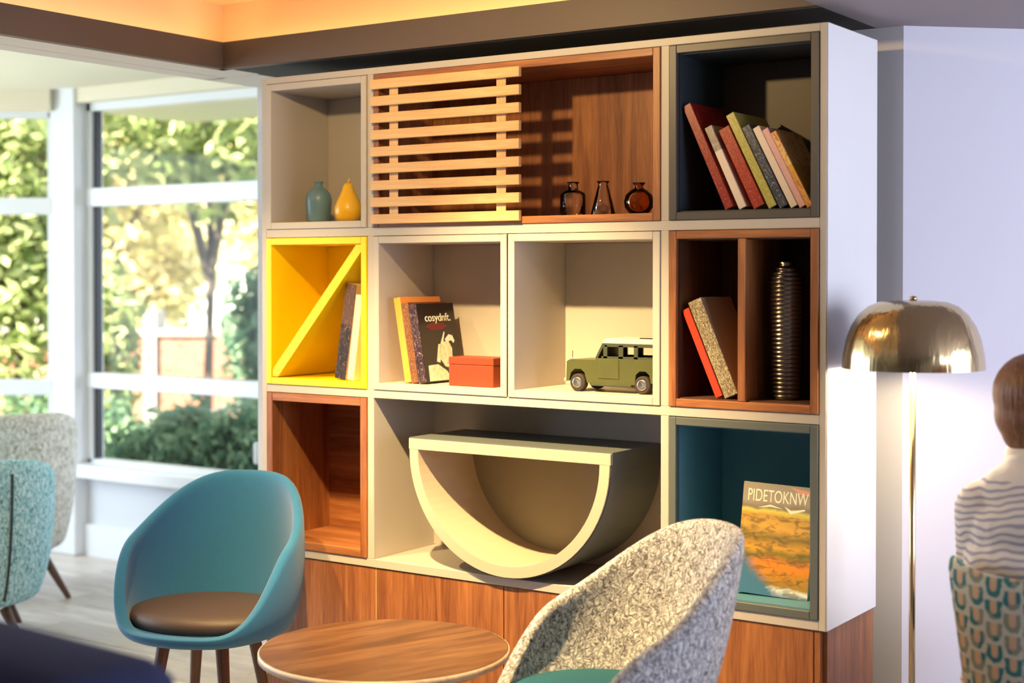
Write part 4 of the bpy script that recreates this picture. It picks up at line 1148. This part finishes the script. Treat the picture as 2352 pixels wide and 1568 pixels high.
for k, (px, D, zc, rr_) in enumerate([(250, 9.4, 0.20, 0.27), (345, 8.7, 0.16, 0.27), (440, 9.4, 0.22, 0.27), (535, 8.7, 0.22, 0.27), (630, 9.4, 0.28, 0.27), (110, 9.9, 0.35, 0.30)]):
    lab = ['dark shrub nearest the corner post, low outside the window', 'dark shrub second from the corner post', 'dark shrub below the middle of the wide pane', 'dark shrub in front of the white ramp railing', 'dark shrub nearest the bookcase outside the window', 'dark shrub low outside the angled pane'][k]
    tree('hedge_shrub', lab, 'shrub', px, D, zc, (rr_, rr_, 0.44), 2000, 0.045, 'dark', H, False, 0.5)
# brick garden wall, ramp railing, pale outbuilding
brick = bpy.data.materials.new('weathered brick')
nt, b = nodes_of(brick)
tcb = nt.nodes.new('ShaderNodeTexCoord'); bt = nt.nodes.new('ShaderNodeTexBrick')
bt.inputs['Color1'].default_value = (0.24, 0.075, 0.035, 1); bt.inputs['Color2'].default_value = (0.32, 0.12, 0.06, 1); bt.inputs['Mortar'].default_value = (0.30, 0.22, 0.17, 1)
bt.inputs['Scale'].default_value = 4.5
mpb = nt.nodes.new('ShaderNodeMapping'); mpb.inputs['Rotation'].default_value = (R(90), 0, 0)
nt.links.new(tcb.outputs['Object'], mpb.inputs['Vector']); nt.links.new(mpb.outputs['Vector'], bt.inputs['Vector'])
nt.links.new(bt.outputs['Color'], b.inputs['Base Color']); b.inputs['Roughness'].default_value = 0.9
x, y_ = ray(300, 13.6)
gw = thing('garden_wall', 'low orange brick wall at the end of the garden', 'garden wall', (x, y_, -0.25), (0, 0, R(30)))
part('brickwork', B((-2.6, 1.3, -0.11, 0.11, 0, 1.12)), brick, gw)
part('coping', B((-2.65, 1.35, -0.14, 0.14, 1.12, 1.18)), mat('stone coping', (0.30, 0.27, 0.23), 0.8), gw)
part('pier', B((0.17, 0.28, -0.15, 0.15, 0, 1.35)), mat('render pier', (0.34, 0.31, 0.27), 0.8), gw)
x, y_ = ray(400, 10.6)
rl = thing('ramp_railing', 'white sloping ramp railing behind the dark shrubs', 'railing', (x, y_, -0.25), (0, 0, R(34)))
rw_ = mat('white painted timber', (0.80, 0.78, 0.68), 0.6)
part('top_rail', tube([(0.0, 0, 0.60), (0.62, 0, 0.80)], 0.022, 8), rw_, rl)
part('bottom_rail', tube([(0.0, 0, 0.40), (0.62, 0, 0.60)], 0.018, 8), rw_, rl)
for k in range(11):
    xx = 0.04 + k * 0.056
    part('baluster', B((xx - 0.009, xx + 0.009, -0.009, 0.009, 0.40 + xx * 0.32, 0.60 + xx * 0.32)), rw_, rl)
for xx in (0.0, 0.62):
    part('post', B((xx - 0.03, xx + 0.03, -0.03, 0.03, 0.0, 0.62 + xx * 0.32)), rw_, rl)
x, y_ = ray(430, 21.5)
ob = thing('outbuilding', 'pale rendered outbuilding glimpsed between the garden trees', 'building', (x, y_, -0.25), (0, 0, R(34)))
rend = mat('pale render', (0.78, 0.75, 0.66), 0.85, bump=0.1, bscale=20)
part('wall', B((-2.6, 2.2, 0.0, 3.0, 0, 2.55)), rend, ob)
part('roof', prism([(-2.9, 2.55), (2.5, 2.55), (1.6, 3.15), (-2.0, 3.15)], -0.3, 3.3), mat('roof tiles', (0.42, 0.30, 0.24), 0.8), ob)
part('window_frame', B((-1.5, -0.6, -0.03, 0.0, 1.0, 2.0)), rw_, ob)
part('window_pane', B((-1.42, -0.68, -0.045, -0.031, 1.08, 1.92)), mat('dark pane', (0.05, 0.06, 0.07), 0.1), ob)
# far hedge closing the garden
G2 = 'tall hedge trees closing the garden'
for k, px in enumerate((-60, 345)):
    x, y_ = ray(px, 30.0)
    o = thing('boundary_tree', ['far boundary tree behind the angled pane', 'far boundary tree behind the pale outbuilding'][k], 'tree', (x, y_, -0.25), group=G2)
    leaves('foliage', 2600, (0, 0, 3.2), (1.6, 1.6, 3.2), 0.18, LM['mid' if k % 2 else 'gold'], o, 0.35)
    part('trunk', tube([(0, 0, 0), (0.05, 0, 3.2)], [0.16, 0.05], 8), bark, o)
